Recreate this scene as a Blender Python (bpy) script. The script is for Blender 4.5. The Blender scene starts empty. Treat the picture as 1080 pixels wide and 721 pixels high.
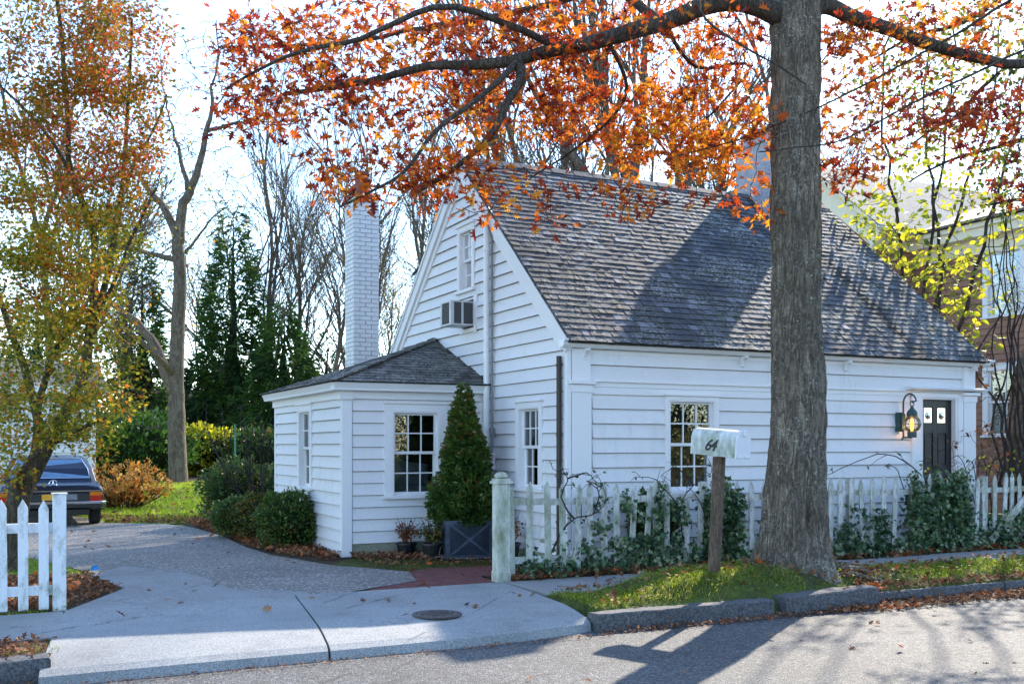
import bpy, bmesh, math, random
import numpy as np
from mathutils import Vector, Matrix, noise
rnd = random.Random(7)
nr = np.random.RandomState(11)
S = bpy.context.scene
COL = S.collection
F = 1087.0; CX, CY, CH = -5.767, -10.26, 1.4

# ------------------------------------------------------------------ survey helpers (sight lines from the camera station to real planes)
def ray(u, v):
    a = (u-540)/F
    return (.441+.897*a, .897-.441*a, (469-v)/F)
def gp(u, v, z=0.0):
    d = ray(u, v); k = (z-CH)/d[2]
    return (CX+k*d[0], CY+k*d[1])
def at(u, v, depth):
    d = ray(u, v)
    return Vector((CX+depth*d[0], CY+depth*d[1], CH+depth*d[2]))

# ------------------------------------------------------------------ mesh builder
class MB:
    def __init__(s): s.v = []; s.f = []; s.m = []
    def add(s, vs, fs, m=0):
        b = len(s.v); s.v.extend([tuple(p) for p in vs])
        for f in fs: s.f.append(tuple(i+b for i in f)); s.m.append(m)
        return s
    def box(s, x0, y0, z0, x1, y1, z1, m=0):
        v = [(x0,y0,z0),(x1,y0,z0),(x1,y1,z0),(x0,y1,z0),(x0,y0,z1),(x1,y0,z1),(x1,y1,z1),(x0,y1,z1)]
        return s.add(v, [(0,3,2,1),(4,5,6,7),(0,1,5,4),(1,2,6,5),(2,3,7,6),(3,0,4,7)], m)
    def obox(s, o, U, V, W, a, b, c, m=0):
        # box spanning ranges a,b,c along axes U,V,W from origin o
        o = Vector(o); U = Vector(U); V = Vector(V); W = Vector(W); vs = []
        for k in c:
            for (i, j) in ((a[0],b[0]),(a[1],b[0]),(a[1],b[1]),(a[0],b[1])): vs.append(o+U*i+V*j+W*k)
        fs = [(0,3,2,1),(4,5,6,7),(0,1,5,4),(1,2,6,5),(2,3,7,6),(3,0,4,7)]
        if U.cross(V).dot(W) < 0: fs = [tuple(reversed(f)) for f in fs]
        return s.add(vs, fs, m)
    def prism(s, poly, d, m=0):
        # poly: list of 3d points (planar), extruded by d
        n = len(poly); d = Vector(d); P = [Vector(p) for p in poly]
        vs = P+[p+d for p in P]
        fs = [tuple(range(n))[::-1], tuple(range(n, 2*n))]+[(i,(i+1)%n,(i+1)%n+n,i+n) for i in range(n)]
        return s.add(vs, fs, m)
    def tube(s, pts, rad, n=6, m=0, cap=True):
        pts = [Vector(p) for p in pts]
        if not hasattr(rad, '__len__'): rad = [rad]*len(pts)
        t0 = (pts[1]-pts[0]).normalized()
        up = Vector((0,0,1)) if abs(t0.z) < .9 else Vector((1,0,0))
        a = t0.cross(up).normalized(); vs = []
        for i, p in enumerate(pts):
            t = (pts[min(i+1, len(pts)-1)]-pts[max(i-1, 0)])
            if t.length < 1e-9: t = t0
            t = t.normalized(); a = (a-t*a.dot(t))
            a = a.normalized() if a.length > 1e-6 else t.orthogonal().normalized()
            b = t.cross(a)
            for k in range(n):
                an = 2*math.pi*k/n
                vs.append(p+(a*math.cos(an)+b*math.sin(an))*rad[i])
        fs = []
        for i in range(len(pts)-1):
            for k in range(n):
                k2 = (k+1) % n
                fs.append((i*n+k, i*n+k2, (i+1)*n+k2, (i+1)*n+k))
        if cap:
            fs.append(tuple(range(n))[::-1]); fs.append(tuple(range((len(pts)-1)*n, len(pts)*n)))
        return s.add(vs, fs, m)
    def lathe(s, c, prof, n=16, m=0, axis=(0,0,1)):
        ax = Vector(axis).normalized(); a = ax.orthogonal().normalized(); b = ax.cross(a); c = Vector(c); vs = []
        for r, z in prof:
            for k in range(n):
                an = 2*math.pi*(k+.5)/n
                vs.append(c+ax*z+(a*math.cos(an)+b*math.sin(an))*r)
        fs = []
        for i in range(len(prof)-1):
            for k in range(n):
                k2 = (k+1) % n; fs.append((i*n+k, i*n+k2, (i+1)*n+k2, (i+1)*n+k))
        fs.append(tuple(range(n))[::-1]); fs.append(tuple(range((len(prof)-1)*n, len(prof)*n)))
        return s.add(vs, fs, m)
    def build(s, name, mats, parent=None, smooth=False, bevel=0, **kw):
        me = bpy.data.meshes.new(name)
        me.from_pydata(s.v, [], s.f)
        if not isinstance(mats, (list, tuple)): mats = [mats]
        for m in mats: me.materials.append(m)
        if len(mats) > 1: me.polygons.foreach_set('material_index', s.m)
        if smooth: me.polygons.foreach_set('use_smooth', [True]*len(me.polygons))
        me.update()
        o = bpy.data.objects.new(name, me); COL.objects.link(o)
        if parent is not None:
            o.parent = parent
            o.matrix_parent_inverse = inv(parent)
        if bevel:
            b = o.modifiers.new('bevel', 'BEVEL'); b.width = bevel; b.segments = 2; b.limit_method = 'ANGLE'
        if kw: tag(o, **kw)
        return o

ROOTM = {}
def inv(p):
    # world matrix of a parent before any depsgraph update
    m = Matrix.Identity(4); q = p
    while q is not None:
        m = q.matrix_parent_inverse @ q.matrix_basis @ m if q.parent else q.matrix_basis @ m
        q = q.parent
    return m.inverted()
def tag(o, label=None, cat=None, group=None, kind=None):
    if label: o['label'] = label
    if cat: o['category'] = cat
    if group: o['group'] = group
    if kind: o['kind'] = kind
    return o
def thing(name, loc, label, cat, group=None):
    o = bpy.data.objects.new(name, None); COL.objects.link(o); o.empty_display_size = .2
    o.location = loc
    return tag(o, label, cat, group)
def copy_tree(o, parent=None):
    c = o.copy(); COL.objects.link(c)
    if parent is not None: c.parent = parent
    for ch in list(o.children): copy_tree(ch, c)
    return c

# ------------------------------------------------------------------ materials
def newmat(name):
    m = bpy.data.materials.new(name); m.use_nodes = True
    nt = m.node_tree; nt.nodes.clear()
    out = nt.nodes.new('ShaderNodeOutputMaterial')
    return m, nt, out
def nd(nt, t, **kw):
    n = nt.nodes.new(t)
    for k, v in kw.items():
        if k.startswith('i_'):
            key = k[2:]; n.inputs[int(key) if key.isdigit() else key].default_value = v
        else: setattr(n, k, v)
    return n
def ramp(nt, fac, stops, interp='LINEAR'):
    r = nt.nodes.new('ShaderNodeValToRGB'); r.color_ramp.interpolation = interp
    e = r.color_ramp.elements
    while len(e) < len(stops): e.new(.5)
    for i, (p, c) in enumerate(stops):
        e[i].position = p; e[i].color = (c[0], c[1], c[2], 1) if hasattr(c, '__len__') else (c, c, c, 1)
    nt.links.new(fac, r.inputs[0]); return r.outputs[0]
def mixc(nt, fac, a, b, mode='MIX'):
    n = nt.nodes.new('ShaderNodeMix'); n.data_type = 'RGBA'; n.blend_type = mode
    for s, x in ((n.inputs[0], fac), (n.inputs[6], a), (n.inputs[7], b)):
        if isinstance(x, bpy.types.NodeSocket): nt.links.new(x, s)
        elif hasattr(x, '__len__'): s.default_value = (x[0], x[1], x[2], 1)
        else: s.default_value = x
    return n.outputs[2]
def coords(nt, scale=(1,1,1)):
    g = nt.nodes.new('ShaderNodeNewGeometry'); mp = nt.nodes.new('ShaderNodeMapping')
    mp.inputs['Scale'].default_value = scale
    nt.links.new(g.outputs['Position'], mp.inputs['Vector']); return mp.outputs[0]
def noise_(nt, vec, scale, detail=4, rough=.55, dist=0):
    n = nd(nt, 'ShaderNodeTexNoise'); n.inputs['Scale'].default_value = scale; n.inputs['Detail'].default_value = detail
    n.inputs['Roughness'].default_value = rough; n.inputs['Distortion'].default_value = dist
    nt.links.new(vec, n.inputs['Vector']); return n.outputs['Fac']
def bump(nt, h, strength, dist=.01, prev=None):
    b = nd(nt, 'ShaderNodeBump'); b.inputs['Strength'].default_value = strength; b.inputs['Distance'].default_value = dist
    nt.links.new(h, b.inputs['Height'])
    if prev is not None: nt.links.new(prev, b.inputs['Normal'])
    return b.outputs[0]
def bsdf(nt, out, color, rough=.7, normal=None, metal=0, spec=.5):
    p = nd(nt, 'ShaderNodeBsdfPrincipled')
    if isinstance(color, bpy.types.NodeSocket): nt.links.new(color, p.inputs['Base Color'])
    else: p.inputs['Base Color'].default_value = (color[0], color[1], color[2], 1)
    if isinstance(rough, bpy.types.NodeSocket): nt.links.new(rough, p.inputs['Roughness'])
    else: p.inputs['Roughness'].default_value = rough
    p.inputs['Metallic'].default_value = metal; p.inputs['Specular IOR Level'].default_value = spec
    if normal is not None: nt.links.new(normal, p.inputs['Normal'])
    nt.links.new(p.outputs[0], out.inputs[0]); return p
def island(nt):
    return nt.nodes.new('ShaderNodeNewGeometry').outputs['Random Per Island']

def m_plain(name, c, rough=.6, metal=0, vary=.12, scale=8, bumps=.15):
    m, nt, out = newmat(name); v = coords(nt)
    n = noise_(nt, v, scale, 5)
    col = ramp(nt, n, [(.3, [x*(1-vary) for x in c]), (.7, [min(1, x*(1+vary)) for x in c])])
    bsdf(nt, out, col, rough, bump(nt, noise_(nt, v, scale*8, 3), bumps, .003), metal)
    return m
def m_paint(name, c, grime=(.42,.45,.36), amount=.35, streak=.5, green=0.0, zlow=None, peel=0.0):
    m, nt, out = newmat(name); v = coords(nt)
    isl = island(nt)
    base = mixc(nt, .5, c, ramp(nt, isl, [(0, [x*.93 for x in c]), (1, [min(1, x*1.05) for x in c])]))
    vs = coords(nt, (6, 6, .9))
    g = ramp(nt, noise_(nt, vs, 1.2, 6, .65), [(.52, 0), (.78, 1)])
    g2 = ramp(nt, noise_(nt, v, .8, 3), [(.45, 0), (.7, 1)])
    gm = nd(nt, 'ShaderNodeMath', operation='MULTIPLY'); nt.links.new(g, gm.inputs[0]); nt.links.new(g2, gm.inputs[1])
    gs = nd(nt, 'ShaderNodeMath', operation='MULTIPLY'); nt.links.new(gm.outputs[0], gs.inputs[0]); gs.inputs[1].default_value = amount*2
    col = mixc(nt, gs.outputs[0], base, grime)
    fine = ramp(nt, noise_(nt, v, 30, 5, .7), [(.3, .88), (.6, 1)])
    col = mixc(nt, streak, col, fine, 'MULTIPLY')
    if green:
        gg = ramp(nt, noise_(nt, coords(nt, (1,1,.5)), 7, 6, .7), [(.5-.25*green, 0), (.72, 1)])
        col = mixc(nt, gg, col, (.17,.2,.09))
    if peel:
        pp = ramp(nt, noise_(nt, coords(nt, (1,1,.35)), 22, 6, .75), [(.58-.1*peel, 0), (.66-.08*peel, 1)])
        col = mixc(nt, pp, col, (.3,.28,.25))
    nn = bump(nt, noise_(nt, coords(nt, (20,20,4)), 3, 5, .7), .25, .003)
    bsdf(nt, out, col, .62, nn, 0, .35)
    return m
def m_leaf(name, stops, trans=.45, rough=.5, clump=1.2, spec=.3, dark=.75):
    m, nt, out = newmat(name)
    isl = island(nt); v = coords(nt)
    n = noise_(nt, v, clump, 2)
    a = nd(nt, 'ShaderNodeMath', operation='MULTIPLY_ADD'); nt.links.new(n, a.inputs[0]); a.inputs[1].default_value = 1.3; a.inputs[2].default_value = -.65
    b = nd(nt, 'ShaderNodeMath', operation='ADD', use_clamp=True); nt.links.new(isl, b.inputs[0]); nt.links.new(a.outputs[0], b.inputs[1])
    col = ramp(nt, b.outputs[0], stops)
    vein = ramp(nt, noise_(nt, v, 60, 3), [(.35, dark), (.65, 1)])
    col = mixc(nt, 1.0, col, vein, 'MULTIPLY')
    p = nd(nt, 'ShaderNodeBsdfPrincipled'); nt.links.new(col, p.inputs['Base Color']); p.inputs['Roughness'].default_value = rough
    p.inputs['Specular IOR Level'].default_value = spec
    t = nd(nt, 'ShaderNodeBsdfTranslucent'); nt.links.new(mixc(nt, .35, col, (1, 1, 1), 'OVERLAY'), t.inputs[0])
    mx = nd(nt, 'ShaderNodeMixShader'); mx.inputs[0].default_value = trans
    nt.links.new(p.outputs[0], mx.inputs[1]); nt.links.new(t.outputs[0], mx.inputs[2]); nt.links.new(mx.outputs[0], out.inputs[0])
    return m
def m_bark(name, c1, c2, lichen=None, scale=1.0, dist=.02, lich=.6):
    m, nt, out = newmat(name)
    # long irregular ridges: stretched noise folded around its middle value, warped by coarser noise
    v = coords(nt, (1, 1, .22))
    def ridge(sc, d, w):
        n = noise_(nt, v, sc*scale, d, .62, .6)
        a = nd(nt, 'ShaderNodeMath', operation='SUBTRACT'); nt.links.new(n, a.inputs[0]); a.inputs[1].default_value = .5
        b = nd(nt, 'ShaderNodeMath', operation='ABSOLUTE'); nt.links.new(a.outputs[0], b.inputs[0])
        return ramp(nt, b.outputs[0], [(0, 0), (w, 1)])
    r1 = ridge(9, 4, .07); r2 = ridge(22, 5, .09)
    h = mixc(nt, .4, r1, r2, 'MULTIPLY')
    fine = noise_(nt, coords(nt, (1,1,.5)), 60*scale, 6, .75)
    tone = noise_(nt, coords(nt, (1,1,.35)), 2.2*scale, 5, .65)
    col = mixc(nt, h, c1, ramp(nt, tone, [(.3, [x*.72 for x in c2]), (.55, c2), (.75, [x*1.25 for x in c2])]))
    col = mixc(nt, .85, col, ramp(nt, fine, [(.3, .55), (.66, 1.25)]), 'MULTIPLY')
    if lichen:
        l = ramp(nt, noise_(nt, coords(nt, (1,1,1.3)), 24*scale, 5, .72, 1.0), [(.565, 0), (.61, 1)])
        l2 = ramp(nt, noise_(nt, coords(nt), 2.4, 3), [(.40, 0), (.58, lich)])
        mm = nd(nt, 'ShaderNodeMath', operation='MULTIPLY'); nt.links.new(l, mm.inputs[0]); nt.links.new(l2, mm.inputs[1])
        col = mixc(nt, mm.outputs[0], col, lichen)
    n1 = bump(nt, h, .8, dist); n2 = bump(nt, fine, .7, dist*.5, n1)
    bsdf(nt, out, col, .9, n2, 0, .2); return m
def m_shingle(name, stops, moss=.3, spec=.35, zs=0):
    m, nt, out = newmat(name); isl = island(nt); v = coords(nt)
    col = ramp(nt, isl, stops)
    g = nt.nodes.new('ShaderNodeTexCoord')
    mp = nd(nt, 'ShaderNodeMapping'); mp.inputs['Scale'].default_value = (60, 5, 5); nt.links.new(g.outputs['Object'], mp.inputs[0])
    gr = noise_(nt, mp.outputs[0], 1, 4, .6)
    col = mixc(nt, .8, col, ramp(nt, gr, [(.3, .6), (.7, 1.2)]), 'MULTIPLY')
    spk = ramp(nt, noise_(nt, v, 26, 5, .75), [(.50, 0), (.60, 1)])
    blot = ramp(nt, noise_(nt, v, 1.1, 3), [(.42, 0), (.62, .9)])
    mm = nd(nt, 'ShaderNodeMath', operation='MULTIPLY'); nt.links.new(spk, mm.inputs[0]); nt.links.new(blot, mm.inputs[1])
    col = mixc(nt, mm.outputs[0], col, (.42,.43,.38))
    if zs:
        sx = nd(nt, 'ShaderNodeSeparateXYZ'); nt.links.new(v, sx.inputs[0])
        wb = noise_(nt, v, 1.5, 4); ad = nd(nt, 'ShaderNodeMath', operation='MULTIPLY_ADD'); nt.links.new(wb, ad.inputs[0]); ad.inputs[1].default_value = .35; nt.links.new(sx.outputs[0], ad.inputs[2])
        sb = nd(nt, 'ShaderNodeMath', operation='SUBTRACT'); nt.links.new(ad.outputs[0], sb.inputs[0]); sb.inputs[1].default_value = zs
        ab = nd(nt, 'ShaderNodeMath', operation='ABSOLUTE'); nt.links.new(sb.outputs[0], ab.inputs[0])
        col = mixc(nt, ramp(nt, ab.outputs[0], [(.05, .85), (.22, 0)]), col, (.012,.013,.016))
    if moss:
        ms = ramp(nt, noise_(nt, v, 5, 5, .7), [(.5, 0), (.68, moss)])
        col = mixc(nt, ms, col, (.05,.06,.02))
    bsdf(nt, out, col, .8, bump(nt, gr, .6, .004), 0, spec); return m
def m_concrete(name, c, speck=.25, scale=1.0, crack=True, rough=.85):
    m, nt, out = newmat(name); v = coords(nt)
    big = noise_(nt, v, .9*scale, 5, .6)
    col = ramp(nt, big, [(.25, [x*.72 for x in c]), (.5, c), (.75, [min(1, x*1.15) for x in c])])
    fine = noise_(nt, v, 90*scale, 3, .7)
    col = mixc(nt, 1, col, ramp(nt, fine, [(.3, 1-speck*1.6), (.7, 1+speck)]), 'MULTIPLY')
    st = ramp(nt, noise_(nt, v, 3.2, 7, .8), [(.52, 0), (.72, .6)])
    col = mixc(nt, st, col, [x*.5 for x in c])
    h = noise_(nt, v, 60, 4)
    if crack:
        vo = nd(nt, 'ShaderNodeTexVoronoi', feature='DISTANCE_TO_EDGE'); vo.inputs['Scale'].default_value = .55
        wv = nd(nt, 'ShaderNodeVectorMath', operation='ADD'); cb = nd(nt, 'ShaderNodeCombineXYZ')
        nn = noise_(nt, v, 2.2, 5, .7); nt.links.new(nn, cb.inputs[0]); nt.links.new(nn, cb.inputs[1]); nt.links.new(v, wv.inputs[0]); nt.links.new(cb.outputs[0], wv.inputs[1])
        nt.links.new(wv.outputs[0], vo.inputs['Vector'])
        cr = ramp(nt, vo.outputs['Distance'], [(.001, 1), (.006, 0)])
        ms = ramp(nt, noise_(nt, v, .7, 2), [(.46, 0), (.52, .8)])
        mm = nd(nt, 'ShaderNodeMath', operation='MULTIPLY'); nt.links.new(cr, mm.inputs[0]); nt.links.new(ms, mm.inputs[1])
        col = mixc(nt, mm.outputs[0], col, (.04,.04,.04))
    bsdf(nt, out, col, rough, bump(nt, h, .35, .004), 0, .3); return m
def m_pebble(name, stops, scale=55, base=(.2,.19,.18), bs=.8):
    m, nt, out = newmat(name); v = coords(nt)
    vo = nd(nt, 'ShaderNodeTexVoronoi'); vo.inputs['Scale'].default_value = scale; nt.links.new(v, vo.inputs['Vector'])
    sp = nd(nt, 'ShaderNodeSeparateColor'); nt.links.new(vo.outputs['Color'], sp.inputs[0])
    col = ramp(nt, sp.outputs[0], stops)
    e = ramp(nt, vo.outputs['Distance'], [(.3, 0), (.65, 1)])
    col = mixc(nt, e, col, base)
    big = ramp(nt, noise_(nt, v, .8, 5, .65), [(.3, .72), (.7, 1.15)])
    col = mixc(nt, 1, col, big, 'MULTIPLY')
    hh = ramp(nt, vo.outputs['Distance'], [(0, 1), (.6, 0)])
    bsdf(nt, out, col, .8, bump(nt, hh, bs, .008), 0, .35); return m
def m_asphalt(name):
    m, nt, out = newmat(name); v = coords(nt)
    vo = nd(nt, 'ShaderNodeTexVoronoi'); vo.inputs['Scale'].default_value = 75; nt.links.new(v, vo.inputs['Vector'])
    sp = nd(nt, 'ShaderNodeSeparateColor'); nt.links.new(vo.outputs['Color'], sp.inputs[0])
    col = ramp(nt, sp.outputs[0], [(0, .04), (.5, .075), (.85, .125), (1, .24)])
    big = ramp(nt, noise_(nt, v, .5, 6, .7), [(.3, .75), (.7, 1.2)])
    col = mixc(nt, 1, col, big, 'MULTIPLY')
    vo2 = nd(nt, 'ShaderNodeTexVoronoi', feature='DISTANCE_TO_EDGE'); vo2.inputs['Scale'].default_value = .42
    wv = nd(nt, 'ShaderNodeVectorMath', operation='ADD'); cb = nd(nt, 'ShaderNodeCombineXYZ')
    nn = noise_(nt, v, 1.6, 6, .75); nt.links.new(nn, cb.inputs[0]); nt.links.new(nn, cb.inputs[1]); nt.links.new(v, wv.inputs[0]); nt.links.new(cb.outputs[0], wv.inputs[1])
    nt.links.new(wv.outputs[0], vo2.inputs['Vector'])
    cr = ramp(nt, vo2.outputs['Distance'], [(.001, .8), (.006, 0)])
    col = mixc(nt, cr, col, (.02,.02,.02))
    hh = ramp(nt, vo.outputs['Distance'], [(0, 1), (.7, 0)])
    bsdf(nt, out, col, .75, bump(nt, hh, .9, .006), 0, .4); return m
def m_glass(name, refl=.35, tint=(.8,.85,.85)):
    m, nt, out = newmat(name)
    g = nd(nt, 'ShaderNodeBsdfGlossy'); g.inputs['Roughness'].default_value = .015
    wv = bump(nt, noise_(nt, coords(nt), 5, 2), .25, .01); nt.links.new(wv, g.inputs['Normal'])
    t = nd(nt, 'ShaderNodeBsdfTransparent'); t.inputs[0].default_value = (*tint, 1)
    fr = nd(nt, 'ShaderNodeFresnel'); fr.inputs[0].default_value = 1.5
    a = nd(nt, 'ShaderNodeMath', operation='ADD', use_clamp=True); nt.links.new(fr.outputs[0], a.inputs[0]); a.inputs[1].default_value = refl
    mx = nd(nt, 'ShaderNodeMixShader'); nt.links.new(a.outputs[0], mx.inputs[0]); nt.links.new(t.outputs[0], mx.inputs[1]); nt.links.new(g.outputs[0], mx.inputs[2])
    nt.links.new(mx.outputs[0], out.inputs[0]); return m
def m_emit(name, c, s):
    m, nt, out = newmat(name); e = nd(nt, 'ShaderNodeEmission'); e.inputs[0].default_value = (*c, 1); e.inputs[1].default_value = s
    nt.links.new(e.outputs[0], out.inputs[0]); return m
def m_ground(name, stops, scale=3.0, fine=40, bs=.6):
    m, nt, out = newmat(name); v = coords(nt)
    col = ramp(nt, noise_(nt, v, scale, 8, .7), stops)
    col = mixc(nt, 1, col, ramp(nt, noise_(nt, v, fine, 4, .7), [(.3, .55), (.7, 1.3)]), 'MULTIPLY')
    bsdf(nt, out, col, .95, bump(nt, noise_(nt, v, fine*.6, 5, .7), bs, .02), 0, .15); return m

WHITE = m_paint('white_clapboard', (.76,.75,.765), amount=.5)
GAP = m_plain('dirty_shaded_butt_edge', (.27,.235,.21), .9, vary=.35, scale=6)  # lap shadow line painted into the colour, along with grime
NGAP = m_plain('brown_butt_edge', (.09,.045,.03), .9)
TRIM = m_paint('white_trim', (.80,.79,.80), amount=.2, streak=.3)
GUTTER = m_plain('gutter_white', (.82,.83,.84), .35, vary=.03)
FENCEW = m_paint('weathered_white', (.66,.66,.62), grime=(.3,.31,.25), amount=.6, streak=.8, green=.18, peel=.6)
FENCEN = m_paint('newer_white', (.8,.81,.82), grime=(.34,.38,.25), amount=.8, streak=.6, green=.06)
FENCEG = m_paint('mossy_white', (.66,.67,.6), grime=(.2,.24,.12), amount=.9, streak=.8, green=.65, peel=.3)
BRICKW = m_paint('white_brick', (.68,.69,.70), grime=(.4,.4,.38), amount=.35, streak=.6)
MORTAR = m_plain('painted_mortar', (.5,.51,.52), .9)
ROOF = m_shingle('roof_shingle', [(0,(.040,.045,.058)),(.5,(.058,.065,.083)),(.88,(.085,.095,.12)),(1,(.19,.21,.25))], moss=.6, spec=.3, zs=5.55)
ROOF2 = m_shingle('annex_shingle', [(0,(.05,.045,.04)),(.5,(.1,.095,.085)),(1,(.2,.19,.17))], moss=.6)
RIDGE = m_plain('ridge_wood', (.1,.1,.1), .8, vary=.4)
GLASS = m_glass('window_glass', .12)
GLASSB = m_glass('mirror_glass', .75)
GLASSM = m_glass('sky_glass', .4)
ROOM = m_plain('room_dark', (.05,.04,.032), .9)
CURT = m_plain('curtain_cloth', (.6,.6,.62), .9)
BLACKP = m_plain('black_paint', (.008,.009,.012), .42, vary=.1, bumps=.05)
BROWNM = m_plain('brown_pipe', (.035,.022,.018), .5)
GREYM = m_plain('grey_metal', (.2,.21,.22), .5)
COPPER = m_plain('verdigris', (.04,.085,.085), .6, metal=.3, vary=.4, scale=40)
STUCCO = m_ground('stucco', [(.3,(.34,.34,.37)),(.7,(.46,.46,.49))], 3, 30, .4)
BRICKR = m_plain('red_brick', (.22,.07,.05), .85, vary=.35, scale=5)
NBROWN = m_plain('brown_clapboard', (.27,.14,.09), .7, vary=.14, scale=3)
CREAM = m_plain('cream_trim', (.74,.66,.50), .6, vary=.05)
OAKB = m_bark('oak_bark', (.11,.09,.068), (.32,.265,.20), (.58,.57,.50), 1.5, .03, .95)
TWIG = m_bark('twig_bark', (.04,.03,.026), (.09,.075,.07), None, 3)
GREYB = m_bark('grey_bark', (.08,.06,.045), (.22,.175,.135), (.33,.32,.28), 1.2, .02)
MAPB = m_bark('maple_bark', (.06,.045,.03), (.17,.14,.1), (.2,.22,.12), 2)
WOODP = m_bark('post_wood', (.08,.055,.04), (.2,.14,.1), None, 3.5, .004)
CONC = m_concrete('apron_concrete', (.31,.315,.31), .35)
CONC2 = m_concrete('walk_concrete', (.30,.30,.29), .3)
CONC3 = m_concrete('tongue_concrete', (.30,.295,.29), .4)
FOUND = m_concrete('foundation', (.26,.27,.2), .3, 1, False)
PEB = m_pebble('aggregate', [(0,(.07,.06,.055)),(.4,(.19,.16,.135)),(.75,(.37,.32,.27)),(1,(.68,.61,.53))], 40)
ASPH = m_asphalt('asphalt')
GRAN = m_concrete('granite', (.125,.125,.13), .5, .6, False)
SOIL = m_ground('soil', [(.3,(.035,.026,.018)),(.5,(.07,.05,.032)),(.68,(.12,.085,.05))], 2.5)
LAWN = m_ground('lawn_base', [(.3,(.12,.19,.015)),(.6,(.20,.29,.02)),(.75,(.26,.33,.03))], .8, 25)
MOSS = m_ground('moss', [(.35,(.06,.05,.03)),(.5,(.07,.08,.02)),(.7,(.12,.14,.03))], 4)
VERGE = m_ground('verge_soil', [(.3,(.06,.05,.03)),(.5,(.07,.09,.02)),(.7,(.12,.15,.03))], 3)
BRICKP = m_ground('brick_paver', [(.3,(.12,.05,.045)),(.7,(.24,.10,.09))], 6)
L_OAK = m_leaf('oak_leaf', [(0,(.14,.018,.012)),(.25,(.32,.04,.012)),(.5,(.52,.10,.012)),(.8,(.68,.19,.015)),(1,(.75,.32,.03))], .52, clump=.9)
L_OAKG = m_leaf('oak_gold', [(0,(.36,.06,.012)),(.4,(.58,.15,.015)),(.8,(.72,.28,.02)),(1,(.8,.42,.04))], .5, clump=.9)
L_OAKR = m_leaf('oak_red', [(0,(.10,.013,.014)),(.4,(.28,.03,.012)),(.8,(.5,.07,.012)),(1,(.6,.15,.02))], .45, clump=.9)
L_MAPY = m_leaf('maple_yellow', [(0,(.08,.11,.015)),(.35,(.20,.23,.02)),(.65,(.42,.36,.03)),(.88,(.6,.36,.03)),(1,(.6,.16,.02))], .5, clump=1.1)
L_MAPR = m_leaf('maple_red', [(0,(.09,.09,.012)),(.35,(.22,.17,.015)),(.65,(.42,.17,.015)),(1,(.5,.06,.03))], .5, clump=1.1)
L_YG = m_leaf('yellow_green_leaf', [(0,(.09,.13,.015)),(.4,(.25,.30,.02)),(.75,(.55,.5,.03)),(1,(.7,.55,.04))], .5, clump=1.2)
L_PEAR = m_leaf('pear_leaf', [(0,(.05,.08,.02)),(.4,(.12,.17,.02)),(.75,(.35,.36,.03)),(1,(.6,.42,.03))], .4, clump=1.5)
L_BOX = m_leaf('box_leaf', [(0,(.03,.07,.015)),(.5,(.07,.14,.025)),(.9,(.13,.21,.035)),(1,(.24,.12,.03))], .3, .35, 3, .5)
L_BOX2 = m_leaf('box_leaf_olive', [(0,(.03,.04,.008)),(.5,(.08,.1,.015)),(.85,(.16,.16,.02)),(1,(.35,.14,.03))], .3, .4, 3, .4)
L_CON = m_leaf('conifer_leaf', [(0,(.02,.055,.018)),(.5,(.05,.115,.025)),(1,(.11,.19,.03))], .4, .6, .5, .3)
L_COND = m_leaf('conifer_dark', [(0,(.012,.035,.02)),(.5,(.03,.07,.032)),(1,(.06,.12,.04))], .3, .6, .5, .3)
L_IVY = m_leaf('ivy_leaf', [(0,(.02,.055,.02)),(.45,(.05,.12,.04)),(.78,(.11,.19,.07)),(1,(.38,.42,.25))], .2, .35, 3, .5)
L_DEAD = m_leaf('dead_leaf', [(0,(.09,.035,.018)),(.4,(.2,.085,.04)),(.75,(.32,.15,.07)),(.93,(.45,.26,.13)),(1,(.6,.13,.02))], .15, .7, 2, .2)
L_HYD = m_leaf('hydrangea_leaf', [(0,(.35,.12,.02)),(.5,(.6,.26,.04)),(1,(.7,.42,.12))], .4, .6, 2)
L_LAU = m_leaf('laurel_leaf', [(0,(.02,.06,.01)),(.5,(.06,.15,.015)),(1,(.16,.26,.03))], .35, .35, .8, .5)
GRASSL = m_leaf('lawn_grass', [(0,(.12,.19,.015)),(.5,(.22,.33,.02)),(1,(.36,.44,.04))], .55, .5, 1, .3)
GRASS = m_leaf('grass_blade', [(0,(.09,.13,.015)),(.4,(.18,.25,.02)),(.8,(.30,.36,.03)),(1,(.48,.42,.14))], .5, .5, 2, .3)
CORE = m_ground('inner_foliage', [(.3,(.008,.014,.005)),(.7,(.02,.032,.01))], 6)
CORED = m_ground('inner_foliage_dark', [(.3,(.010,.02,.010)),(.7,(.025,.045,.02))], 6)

# ------------------------------------------------------------------ leaves
def half_leaf(outline):
    # outline: list of (x,y) along the right side from base (0,0) to tip; mirrored with a fold along the midrib
    n = len(outline); vs = []
    for x, y in outline: vs.append((x, y, abs(x)*.25))
    for x, y in outline[1:-1]: vs.append((-x, y, abs(x)*.25))
    right = tuple(range(n)); left = (0,)+tuple(range(n, n+n-2))+(n-1,)
    return vs, [right, left[::-1]]
T_OAK = half_leaf([(0,0),(.03,.12),(.26,.14),(.10,.30),(.5,.38),(.13,.52),(.46,.74),(.11,.72),(.14,.9),(0,1.05)])
T_MAP = half_leaf([(0,0),(.3,.08),(.16,.3),(.5,.5),(.2,.55),(0,1)])
T_OVAL = half_leaf([(0,0),(.26,.3),(.24,.65),(0,1)])
T_IVY = half_leaf([(0,.1),(.3,0),(.3,.25),(.55,.5),(.22,.6),(0,1)])
T_RH = ([(0,0,0),(.22,.5,.06),(0,1,0),(-.22,.5,.06)], [(0,1,2,3)])
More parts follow.
